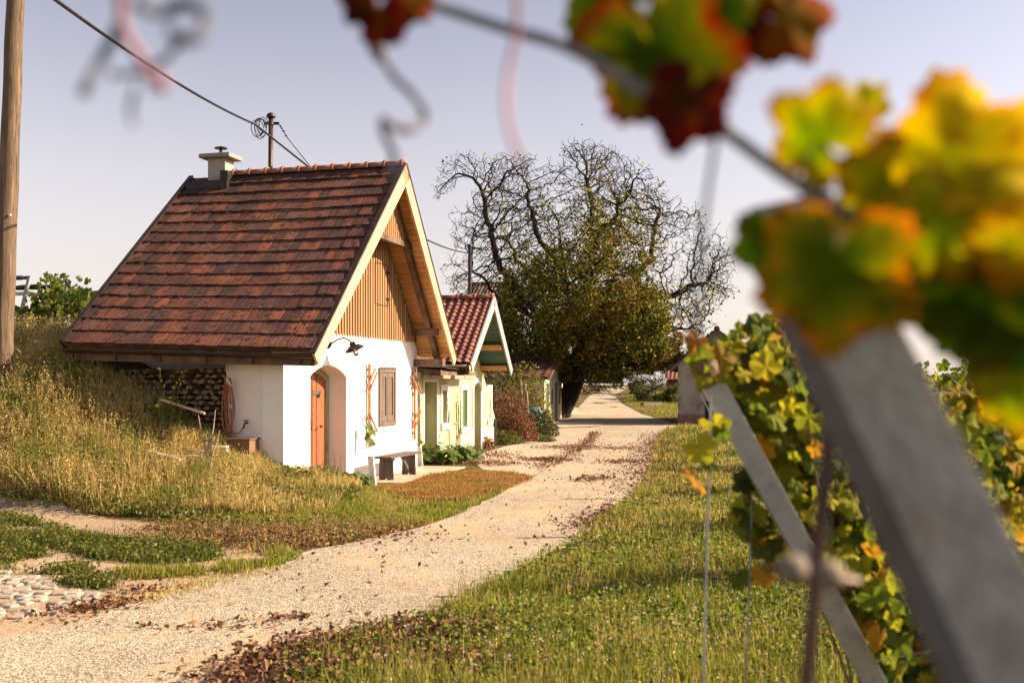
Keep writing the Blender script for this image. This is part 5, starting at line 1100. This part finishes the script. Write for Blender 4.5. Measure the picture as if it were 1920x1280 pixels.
# fine spurs on the tips
tips = [i for i in range(len(nodes)) if rad[i] < .03]
for i in tips:
    for _ in range(2 if not kids[i] else 1):
        if random.random() < .7:
            d = (nodes[i]-nodes[par[i]]).normalized(); v = (d+Vector((random.gauss(0,.7), random.gauss(0,.7), random.gauss(0,.7)+.25))).normalized()*random.uniform(.15,.42); m_ = nodes[i]+v*.55+Vector((random.gauss(0,.03),0,random.gauss(0,.03)+.02))
            tmb.tube([nodes[i], m_, nodes[i]+v], [.011,.009,.007], 3, False)
            if random.random() < .6: tmb.tube([m_, m_+Vector((random.gauss(0,.1), random.gauss(0,.1), abs(random.gauss(0,.12))))], [.009,.007], 3, False)
tmb.make('trunk', M['bark'], walnut)
C = []; arr = np.array([tuple(nodes[i]) for i in range(len(nodes)) if rad[i] < .045])
zpix = 718-(arr[:,2]-EYE)/YT*F; xpix = CX+arr[:,0]/YT*F
e = np.hypot((xpix-1075)/270, (zpix-560)/210)
prob = sstep(440, 640, zpix)*1.15+.035+.16*np.exp(-((xpix-1110)/80)**2)*sstep(300, 460, zpix); prob *= np.where((xpix > 1230) & (zpix < 650), .10, 1)*np.where((xpix < 940) & (zpix < 600), .10, 1); prob *= np.clip(1.15-.55*sstep(.75, 1.15, e)*(zpix < 620), .1, 1)
ns = rng.poisson(np.clip(prob, 0.02, 1.15)*26); pv = patchval(arr[:, [0,2]]*1.0, 1.5, 5)*.6+patchval(arr[:, [1,2]], 1.8, 6)*.6; ns = (ns*np.clip((pv-.47)*6, .04, 1.5)).astype(int); C = np.repeat(arr, ns, 0); C += rng.normal(0, .19, C.shape); C[:, 2] -= .05
print('walnut nodes', len(nodes), 'leaves', len(C))
np_mesh('foliage', *quads(C[(C[:,2] > np.where(C[:,0] > 5, 2.3, 1.75))], .16, .9, .55), M['walnut'], walnut)

# other trees and hedges behind
def small_tree(name, px, py_top, py_bot, Y, wpx, m, label, n=9000, lsz=.16, group=None, hedge=False):
    c = at(px, (py_top+py_bot)/2, Y); rz = (py_bot-py_top)/2/F*Y; rx = wpx/2/F*Y; z0 = h1(c.x, Y); t = empty(name, (c.x, Y, z0), label, 'hedge' if hedge else 'tree', group)
    nb = 14; bl = rng.normal(0, 1, (nb, 3))*[rx*.42, rx*.42, rz*.38]; k = rng.integers(0, nb, n); q = rng.normal(0, 1, (n, 3)); q /= np.linalg.norm(q, axis=1)[:, None]
    C = np.array(tuple(c))+bl[k]+q*(rng.random(n)**.35)[:, None]*[rx*.42, rx*.42, rz*.40]; C = C[C[:,2] > z0]
    np_mesh('crown', *quads(C, lsz, .9, .6), M[m], t); mb = MB().tube([(c.x, Y, z0-.2), (c.x+.1, Y, z0+rz*.7), (c.x, Y, c.z+rz*.3)], [.14,.1,.04], 7)
    for j in range(7): mb.tube([(c.x, Y, z0+rz*.5), tuple(np.array(tuple(c))+bl[j]*1.2)], [.06,.02], 5)
    mb.make('trunk', M['bark'], t); return t
for a in ((1222,640,704,95,70,'shrub','dark bushy tree left of the grey barn, behind the shelter'),(1262,625,692,90,40,'walnut','small yellowish tree between the shelter and the grey barn'),(1165,668,716,130,60,'shrub','far green tree closing the view along the lane'),
          (1205,672,718,125,50,'weed2','farthest pale green tree above the end of the lane'),(1105,672,712,150,50,'shrub','far dark tree seen under the walnut crown'),(1000,665,725,85,80,'shrub','dark tree behind the far cellar houses')):
    small_tree('background_tree', *a[:5], a[5], a[6], 5000, .2, 'trees in the distance')
for a in ((1212,712,768,74,66,'shrub','dark hedge bush at the bend, left half of the hedge'),(1250,714,772,72,56,'weed','dark hedge bush nearest the grey barn'),(1188,710,748,92,30,'shrub','low dark bush at the far end of the lane')):
    small_tree('hedge_bush', *a[:5], a[5], a[6], 5000, .12, 'hedge at the bend of the lane', True)
P = np.array(pts_in([(7.4,47),(16,47),(18,72),(13,95),(9.0,88),(7.5,70),(7.0,56)], 30000)); stuff('bend_grass', blades('g', P, .12, .02, None, .5), 'grass', 'sunlit grass on the inner side of the lane bend', 'grass')
def distant_ground():
    P = np.stack([rng.uniform(6, 40, 12000), rng.uniform(44, 90, 12000)], 1); P = P[(P[:,0] > 14)]; return P
# ------------------------------------------------------------------ grape leaves
def leaf_outline(n):
    out = []
    for i in range(n):
        t = 2*math.pi*i/n; a = math.degrees(t) % 360; d = min(a, 360-a)          # 0 = tip, 180 = stalk
        lob = max(math.exp(-(d/24)**2), .86*math.exp(-((d-62)/25)**2), .68*math.exp(-((d-122)/25)**2)); r = .66+.36*lob
        if d > 158: r *= 1-.72*((d-158)/22)
        out.append((t, r*(1+(.055 if i % 2 else -.045))))
    return out
LO = {n: leaf_outline(n) for n in (18, 26, 52)}
def leaf_geom(c, tip, nrm, r, n=26, curl=.25, rings=(.0, .5, 1.0), seed=0):
    tip = Vector(tip).normalized(); nrm = Vector(nrm); nrm = (nrm-tip*nrm.dot(tip)).normalized(); sd_ = tip.cross(nrm); c = Vector(c); q = random.Random(seed); a1, a2 = q.uniform(0, 6), q.uniform(0, 6)
    vs = [tuple(c)]; ed = [0.0]; Fc = []
    for k, f in enumerate(rings[1:]):
        for (t, rr) in LO[n]:
            x, y = math.cos(t)*rr*f*r, math.sin(t)*rr*f*r
            z = -curl*r*(f**2)*(.6+.4*math.cos(2*t+a1))+.10*r*f*math.sin(5*t+a2)+abs(math.sin(2.5*t))*.05*r*f; vs.append(tuple(c+tip*x+sd_*y+nrm*z)); ed.append(f)
    for i in range(n):
        j = (i+1) % n; Fc.append((0, 1+i, 1+j))
        for k in range(len(rings)-2): b = 1+k*n; Fc.append((b+i, b+n+i, b+n+j, b+j))
    return vs, Fc, ed
def nearleaf_mat(name, cin, cmid, cedge, blotch):
    m = bpy.data.materials.new(name); m.use_nodes = True; t = m.node_tree; b = t.nodes['Principled BSDF']; L = t.links.new
    at_ = t.nodes.new('ShaderNodeAttribute'); at_.attribute_name = 'edge'; n = noise(t, 42, 4, .6); ad = t.nodes.new('ShaderNodeMath'); ad.operation = 'MULTIPLY_ADD'; ad.inputs[1].default_value = .8; ad.inputs[2].default_value = -.46
    L(n.outputs['Fac'], ad.inputs[0]); a2 = t.nodes.new('ShaderNodeMath'); L(at_.outputs['Fac'], a2.inputs[0]); L(ad.outputs[0], a2.inputs[1])
    r = ramp(t, [(.2, cin), (.68, cmid), (1.08 if 0 else 1.0, cedge)]); L(a2.outputs[0], r.inputs[0]); n2 = noise(t, 75, 3, .6); mr = t.nodes.new('ShaderNodeMapRange'); mr.inputs[1].default_value = .55; mr.inputs[2].default_value = .66; mr.inputs[4].default_value = .7
    L(n2.outputs['Fac'], mr.inputs[0]); out = mixn(t, mr.outputs[0], r.outputs[0], blotch); L(out, b.inputs['Base Color']); b.inputs['Roughness'].default_value = .7; b.inputs['Specular IOR Level'].default_value = .08
    tr = t.nodes.new('ShaderNodeBsdfTranslucent'); L(out, tr.inputs[0]); mx = t.nodes.new('ShaderNodeMixShader'); mx.inputs[0].default_value = .68; L(b.outputs[0], mx.inputs[1]); L(tr.outputs[0], mx.inputs[2]); L(mx.outputs[0], t.nodes['Material Output'].inputs[0]); return m
NM = {'greenred': nearleaf_mat('green_leaf_red_edge', (.10,.17,.006), (.28,.29,.010), (.38,.015,.012), (.22,.17,.01)),
      'yellow': nearleaf_mat('yellow_leaf', (.50,.50,.008), (.78,.62,.008), (.66,.38,.006), (.42,.18,.006)),
      'yg': nearleaf_mat('yellow_green_leaf', (.36,.46,.008), (.62,.56,.01), (.50,.27,.008), (.26,.24,.01)),
      'orangetip': nearleaf_mat('green_leaf_orange_edge', (.16,.24,.006), (.40,.38,.006), (.82,.36,.004), (.10,.12,.01)),
      'red': nearleaf_mat('red_leaf', (.12,.04,.01), (.16,.02,.01), (.22,.012,.012), (.26,.12,.01)),
      'dark': nearleaf_mat('dark_green_leaf', (.07,.13,.006), (.12,.19,.008), (.20,.20,.01), (.24,.20,.01)),
      'orange': nearleaf_mat('orange_leaf', (.24,.13,.008), (.36,.10,.006), (.24,.03,.01), (.22,.2,.01))}
def near_leaf(parent, x, y, Y, rpx, ang, m, pitch=.2, yaw=0, curl=.25, seed=1):
    r = rpx/F*Y; a = R(ang); tip = Vector((math.cos(a), pitch, math.sin(a))); nrm = Vector((yaw-1.05+.25*math.sin(seed*2.7), -1, -.4+.2*math.cos(seed*1.9))); vs, fc, ed = leaf_geom(at(x, y, Y), tip, nrm, r, 52, curl, (0, .33, .66, 1.0), seed)
    o = link_mesh('leaf', vs, fc, NM[m], parent, smooth=True); at_ = o.data.attributes.new('edge', 'FLOAT', 'POINT'); at_.data.foreach_set('value', ed)
    sm = o.modifiers.new('thick', 'SOLIDIFY'); sm.thickness = .0003
    return o
# --- the vine right in front of the camera
nv = empty('grapevine', (.45, .75, 0), 'blurred near grapevine with big yellow green and red edged leaves', 'grapevine')
def cv(pts, n=6):                                   # smooth curve through points
    P = [Vector(p) for p in pts]; out = []
    for i in range(len(P)-1):
        p0, p1, p2, p3 = P[max(i-1,0)], P[i], P[i+1], P[min(i+2,len(P)-1)]
        for k in range(n):
            t = k/n; out.append(.5*((2*p1)+(p2-p0)*t+(2*p0-5*p1+4*p2-p3)*t*t+(3*p1-p0-3*p2+p3)*t**3))
    return out+[P[-1]]
cane = cv([at(560,-90,.74), at(700,-20,.70), at(815,12,.68), at(960,58,.66), at(1060,88,.64), at(1200,165,.63), at(1345,238,.62), at(1480,335,.61), at(1620,420,.64), at(1800,520,.70), at(2050,640,.8), (1.15,1.0,1.1), (1.3,1.0,.5), (1.3,1.0,-.02)])
MB().tube(cane, [.0030+.0010*min(1, i/30) if i < 50 else .004+.0009*(i-50) for i in range(len(cane))], 10).make('cane', mat('vine_cane', [(.10,.12,.14),(.2,.2,.19)], 20, .6, .2), nv, smooth=True)
NL = [(1225,95,.62,190,-68,'greenred',.25,.2),(1150,-5,.66,150,150,'dark',.2,-.2),(1290,185,.60,105,-110,'red',.2,.4),(1300,30,.63,120,60,'dark',.3,.1),(1478,28,.64,108,12,'orange',.3,.3),(1400,60,.65,62,-60,'red',.2,0),
      (706,32,.66,80,-100,'red',.3,.2),(765,2,.67,56,20,'orange',.2,0),(672,10,.66,50,160,'red',.2,.3),
      (1535,262,.60,120,135,'yg',.2,.3),(1775,305,.60,200,82,'yellow',.3,.15),(1900,370,.58,190,30,'yellow',.2,-.2),(1760,420,.59,130,-120,'yg',.3,.2),(1665,355,.62,120,-150,'yg',.4,.3),
      (1565,500,.58,178,-95,'orangetip',.2,.25),(1840,545,.60,170,-80,'dark',.35,.35),(1925,450,.56,130,-40,'yellow',.2,.2),(1740,460,.66,120,-160,'yg',.3,.3),(1905,650,.60,100,-110,'dark',.2,.3),
      (1885,610,.61,150,-100,'dark',.3,.3),(1900,745,.60,85,-80,'yg',.2,.3),(1450,470,.68,95,-170,'dark',.6,.8),(1620,200,.7,60,100,'yg',.3,.2)]
for k, (x, y, Y, r, an, m, pi_, ya_) in enumerate(NL):
    near_leaf(nv, x, y, Y, r, an, m, pi_, ya_, random.uniform(.15,.4), k)
for pts in ([(1225,165,.63),(1235,130,.625),(1225,95,.621)], [(1345,238,.62),(1320,200,.61),(1290,175,.602)], [(1480,335,.61),(1510,300,.605),(1535,262,.602)], [(1620,420,.64),(1690,370,.62),(1770,300,.602)], [(1500,350,.61),(1530,420,.59),(1570,500,.582)], [(1800,520,.7),(1820,470,.66),(1925,450,.565)]):
    MB().tube(cv([at(*p) for p in pts], 4), .0013, 6).make('leaf_stalk', M['redbush'] if 0 else M['vinewood'], nv)
tend = [([(712,88),(735,140),(775,180),(795,215),(780,240),(745,242),(718,225),(722,255),(738,290),(735,330)], .62, .0024, 'bark2'),([(968,-20),(968,60),(952,140),(950,210),(962,265),(978,300)], .56, .0017, 'pink'),
        ([(225,-30),(232,55),(262,105),(285,150),(305,165),(300,140)], .50, .0026, 'pink'),([(155,175),(185,120),(215,65),(225,45)], .50, .0026, 'blue'),([(255,5),(300,25),(350,8),(385,30),(375,65),(340,75),(322,60)], .48, .0030, 'blue'),
        ([(340,75),(310,110),(265,135),(205,140)], .50, .0018, 'blue'),([(255,165),(245,200),(250,235)], .48, .0014, 'blue'),([(1345,238),(1322,400),(1312,520),(1306,640)], .60, .0016, 'blue')]
TM = {'bark2': mat('grey_brown_tendril', [(.14,.13,.13),(.2,.18,.18)], 20, .6, 0), 'pink': mat('pink_tendril', [(.30,.14,.16),(.36,.18,.2)], 20, .6, 0), 'blue': mat('dark_tendril', [(.06,.075,.10),(.09,.10,.13)], 20, .6, 0)}
for pts, Y, r, m in tend: MB().tube(cv([at(x, y, Y+.015*math.sin(i)) for i, (x, y) in enumerate(pts)], 6), r, 8).make('tendril', TM[m], nv, smooth=True)
# --- steel end posts
def post(top, bot, wdt, dep, m, label, parent=None, group='leaning steel end posts of the vine rows', notches=False):
    top = Vector(top); bot = Vector(bot); d = (bot-top).normalized(); t = empty('vineyard_post', bot, label, 'post', group)
    sx = Vector((1,0,0)); sx = (sx-d*sx.dot(d)).normalized(); sy = d.cross(sx); sy = sy if sy.y > 0 else -sy; k = .0022 if wdt > .05 else .003
    prof = [(-wdt/2,0),(wdt/2,0),(wdt/2,dep),(wdt/2-.012,dep),(wdt/2-.012,dep-k),(wdt/2-k,dep-k),(wdt/2-k,k),(-wdt/2+k,k),(-wdt/2+k,dep-k),(-wdt/2+.012,dep-k),(-wdt/2+.012,dep),(-wdt/2,dep)]
    n = len(prof); V = [tuple(p+sx*x+sy*y) for p in (top, bot) for x, y in prof]; F_ = [(i, (i+1) % n, n+(i+1) % n, n+i) for i in range(n)]+[tuple(range(n)), tuple(range(n, 2*n))[::-1]]
    MB().add(V, F_).make('channel', m, t, bevel=.001)
    L_ = (bot-top).length; hk = MB(); z = .12
    while z < L_-.2:
        for sgn in (-1, 1): q = top+d*z+sx*sgn*(wdt/2+.0005)+sy*.008; hk.bar(q, q+sx*sgn*.004-d*.012, .006, .002, sy)
        z += .18
    return t, top, d, sx, sy
pt1 = at(1482, 372, .74); _q = at(1800, 1010, .62); pb1 = pt1+(_q-pt1)*((pt1.z+.15)/(pt1.z-_q.z))
post(pt1, pb1, .060, .04, M['steel_shaded'], 'nearest galvanised steel vineyard post, large and blurred, leaning across the right of the view')
r0, r1_ = at(1578,560,.78), at(1512,1290,.78); rd = (r1_-r0).normalized()
M['oldclamp'] = mat('weathered_clamp', [(.16,.13,.10),(.26,.22,.17)], 30, .8, .4)
aw = empty('anchor_wire', r1_, 'dark twisted anchor wire with two brownish clamps hanging in front of the near post', 'wire')
MB().tube([r0-rd*.1, r0, r1_, r1_+rd*1.6], .0058, 8).make('wire', M['darkmetal'], aw)
for (x, y) in ((1492,1072),(1560,1082)):
    c = at(x, y, .76); MB().lathe(c-Vector((.012,0,0)), [(0,0),(.006,.0),(.010,.004),(.011,.010),(.010,.016),(.006,.02),(0,.02)], 14, (1,0,.2)).make('clamp', M['oldclamp'], aw, smooth=True)
MB().tube([at(1430,1065,.77), at(1520,1078,.755), at(1610,1090,.77)], .003, 6).make('clamp_bolt', M['darkmetal'], aw)
# --- second row
pt2 = at(1340, 722, 2.8); pb2 = Vector((pt2.x+.554*1.95, 2.95, -.2))
_, tp2, d2_, sx2, sy2 = post(pt2, pb2, .058, .04, M['steel'], 'sharp second galvanised vineyard post leaning left, vine leaves round its top')
MB().lathe(pt2+Vector((-.02,-.05,.03)), [(0,0),(.03,0),(.035,.02),(.03,.05),(0,.055)], 12, (-.6,-.3,.6)).make('end_cap', M['beam'], _)
for (a, b_, r, lb) in ((at(1333,740,2.75), Vector((at(1308,1290,2.6).x-.02, 2.6, .0)), .003, 'thin pale anchor wire dropping from the top of the second post'), (at(1412,868,2.9), Vector((at(1385,1160,2.8).x-.02, 2.8, .0)), .0025, 'shorter dark anchor wire from the middle of the second post')):
    tag(MB().tube([a, lerp(a, b_, .5)+Vector((.004,0,0)), b_], r, 5).make('anchor_wire', M['wire'] if r < .003 else M['steel'], origin=b_), lb, 'wire')
RD = Vector((.87, .49, 0)); vl = M['vine']
def vine_leaves(cs, r, n=18, nrm=None):
    V = []; Fc = []
    for i, c in enumerate(cs):
        a = random.uniform(-2.6, -.5); tip = Vector((math.cos(a)*.9, random.uniform(-.6,.6), math.sin(a))); q = Vector((random.gauss(0,.6), -1+random.gauss(0,.5), random.gauss(.25,.5)))
        vs, fc, _e = leaf_geom(c, tip, q, r*random.uniform(.55, 1.2), n, random.uniform(.1,.4), (0, .55, 1.0) if n > 20 else (0, 1.0), i); b = len(V); V += vs; Fc += [tuple(x+b for x in f) for f in fc]
    return V, Fc
def post_x(z): return pt2.x+.554*(pt2.z-z)
def row2_points(k0, k1, n, zlo=.78, zhi=1.96):
    out = []
    while len(out) < n:
        z = zlo+(zhi-zlo)*random.random(); k = random.uniform(k0, k1); x0 = post_x(z)+.02+.14*random.random()
        p = Vector((x0, 2.95, z))+RD*k+Vector((0, random.gauss(0,.11), 0)); top = 1.82+.12*math.sin(p.x*3.1)+.07*math.sin(p.x*9)
        if z > top: continue
        if math.sin(p.x*7+z*9)+math.sin(p.x*3.3-z*6.1) < -1.05 and random.random() < .8: continue
        out.append(p)
    return out
def vine(x, Y, pts, r, label, group, n=18, cordon=True):
    z0 = h1(x, Y); t = empty('grapevine', (x, Y, z0), label, 'grapevine', group); V, Fc = vine_leaves(pts, r, n); link_mesh('foliage', V, Fc, vl, t)
    tk = MB().tube(cv([(x, Y, z0-.05), (x+.03, Y+.02, z0+.3), (x-.02, Y, z0+.6), (x+.02, Y, z0+.85)], 4), [.028+.006*math.sin(i*2.2) for i in range(13)], 8); tk.make('trunk', M['vinewood'], t)
    cn = MB()
    for k in range(10):
        p = random.choice([q for q in pts if abs(q.x-x) < .45] or pts); cn.tube(cv([(x+(p.x-x)*.3, Y, z0+.85), (x+(p.x-x)*.8, p.y, (.9+p.z)/2+.05), (p.x, p.y, p.z+.05)], 5), .004, 5)
    cn.make('canes', M['vinewood'], t); return t
LB2 = ['grapevine of the second row just right of the sharp leaning post','second grapevine behind the blurred near post','third grapevine of the second row at the right edge','last visible grapevine of the second row, beyond the right edge']
for i in range(3):
    pts = row2_points(i*.62-.02, (i+1)*.62+.05, (1050, 900, 520, 300)[i])
    if i == 0:
        pts = [p for p in pts if p.z > .7]
        for _ in range(46): p = at(random.gauss(1425,52), random.gauss(684,14), 2.85+random.gauss(0,.08)); pts.append(p)
        for (x, y) in ((1340,795),(1352,808),(1312,838),(1330,868),(1288,912),(1303,893),(1318,700),(1310,672)): pts.append(at(x, y, 2.72))
        for _ in range(26): pts.append(at(random.gauss(1425,25), random.gauss(985,70), 2.9))
        for _ in range(900):
            yy = random.uniform(800, 1330); xx = 1340+.554*(yy-722)*.97+random.uniform(5, 250)**1.0; pts.append(at(xx, yy, 3.02+random.uniform(0,.25)))
        for _ in range(60): pts.append(at(random.gauss(1500,45), random.gauss(760,60), 2.95))
    vine(pt2.x+.55+i*.56, 3.08+.30*i, pts, .044, LB2[i], 'grapevines of the second row', 26)
wr = MB()
for z in (1.0, 1.4, 1.72):
    p = Vector((post_x(z), 2.86, z)); wr.tube([p, p+RD*5], .0015, 4)
tag(wr.make('row_wires', M['wire'], origin=(post_x(1.0), 2.86, 1.0)), 'thin horizontal wires of the second vine row', 'wires')
# --- far rows
tv = []
for k in range(4):
    pts = [Vector((random.gauss(0,.33), random.gauss(0,.16), .45+1.5*random.random()**.8)) for _ in range(230)]
    pts = [Vector((p.x, p.y, min(p.z, 1.95+.1*math.sin(p.x*9)))) for p in pts]
    t = empty('grapevine', (0,0,0), 'autumn coloured grapevine in one of the farther vineyard rows', 'grapevine', 'grapevines of the farther rows'); V, Fc = vine_leaves(pts, .075, 18); link_mesh('foliage', V, Fc, vl, t)
    MB().tube([(0,0,-.05),(.03,0,.4),(0,.02,.9)], [.04,.03,.025], 6).make('trunk', M['vinewood'], t); tv.append(t)
pm = MB().bar((0,0,-.2), (0,0,1.9), .055, .04); first = True; used = 0
FP = empty('vineyard_post', (0,0,0), 'grey leaning post at the end of a farther vine row', 'post', 'end posts of the farther rows'); MB().bar((0,0,-.2),(-.62,0,1.78),.06,.05).make('post_shaft', M['steel'], FP); MB().tube([(-.62,0,1.75),(-1.35,0,0)], .006, 4).make('anchor_wire', M['wire'], FP)
rows = [(9.2,.335),(12.5,.30),(16.5,.27),(21,.250),(26,.235),(31.5,.225),(37.5,.215)]
for ri, (Y0, f) in enumerate(rows):
    x0 = f*Y0; p = FP if ri == 0 else copy_tree(FP); p.location = (x0-.1, Y0, h1(x0, Y0)); p.rotation_euler = (0,0,math.atan2(RD.y, RD.x))
    for j in range(11):
        q = Vector((x0+.55, Y0, 0))+RD*(j*1.05); 
        if abs(q.x/q.y*F+CX) > 2050: break
        if q.y > 44 and q.x < 11.2: break
        o = tv[used] if used < 4 else copy_tree(tv[random.randrange(4)]); used += 1; s_ = random.uniform(.86, 1.08)
        o.location = (q.x, q.y, h1(q.x, q.y)); o.rotation_euler = (0,0,math.atan2(RD.y, RD.x)+random.choice((0, math.pi))+random.uniform(-.1,.1)); o.scale = (s_, s_, s_*random.uniform(.9,1.02))
for (x, y0, y1, Y, lb) in ((1326,752,803,40,'dark upright wooden stake in the grass in front of the grey barn'),(1470,740,826,32,'old dark wooden post among the far vines right of the grey barn')):
    b_ = at(x, y1, Y); t_ = at(x-1, y0, Y); tag(MB().bar((b_.x, Y, h1(b_.x, Y)-.1), t_, .13, .13).make('wooden_stake', M['bark'], origin=(b_.x, Y, h1(b_.x, Y))), lb, 'stake')
for (x0, y0, x1, y1, Y, lb) in ((1314,738,1334,780,38,'slim pale leaning stake before the stained barn wall'),(1402,752,1382,812,30,'slim pale stake leaning right between the far vines')):
    a, b_ = at(x0, y0, Y), at(x1, y1, Y); d = b_-a; b_ = a+d*((a.z-h1(b_.x, Y))/(a.z-b_.z)); tag(MB().bar(a, b_, .07, .05).make('wooden_stake', M['steel'], origin=b_), lb, 'stake')
# --- vineyard on the hilltop, upper left
YH = 24.5
for (x0, y0, x1, y1, lb) in ((55,520,40,585,'pale leaning stake with net roll beside the utility pole on the hilltop'),(126,534,104,602,'pale leaning stake among the hilltop vines near the roof')):
    a, b_ = at(x0, y0, YH), at(x1, y1, YH); d = (b_-a); g0_ = h1(b_.x, YH); b_ = a+d*((a.z-g0_+.1)/(a.z-b_.z)); tag(MB().bar(a, b_, .09, .06).make('vineyard_post', M['greypaint'], origin=b_), lb, 'post', 'posts of the hilltop vineyard')
for (x0, y0, x1, y1, r, m, lb) in ((-30,530,56,521,.045,'blacktube','rolled black net on the highest wire of the hilltop vineyard'),(-30,546,124,538,.055,'blacktube','long rolled black net sagging to the second hilltop stake'),(126,550,240,554,.05,'blacktube','rolled black net running behind the roof edge, upper one'),(126,561,240,563,.04,'blacktube','rolled black net running behind the roof edge, lower one'),(-30,556,75,552,.05,'whitish','white foil roll under the black nets on the hilltop')):
    a, b_ = at(x0, y0, YH), at(x1, y1, YH+.3); tag(MB().tube(sagline(a, b_, -.04, 16), [r*random.uniform(.8,1.25) for _ in range(17)], 8).make('net_roll', M[m], origin=a), lb, 'net roll')
for (x, y0, y1, w_, n, lb) in ((108,512,600,26,300,'bushy yellow green vine around the second hilltop stake'),(150,540,592,16,220,'smaller vine between the hilltop stake and the roof edge'),(82,548,600,18,200,'low hilltop vine left of the second stake'),(40,575,610,26,150,'low vine beside the utility pole on the hilltop')):
    pts = [at(random.gauss(x, w_*.75), y0+(y1-y0)*random.random()**.7, YH+random.gauss(0,.3)) for _ in range(n)]; c = at(x, y1, YH)
    t = empty('grapevine', (c.x, YH, h1(c.x, YH)), lb, 'grapevine', 'hilltop vines'); V, Fc = vine_leaves(pts, .085, 18); link_mesh('foliage', V, Fc, M['vinegreen'], t); MB().tube([(c.x, YH, h1(c.x, YH)-.1), c, at(x, (y0+y1)/2, YH)], .03, 6).make('trunk', M['vinewood'], t)
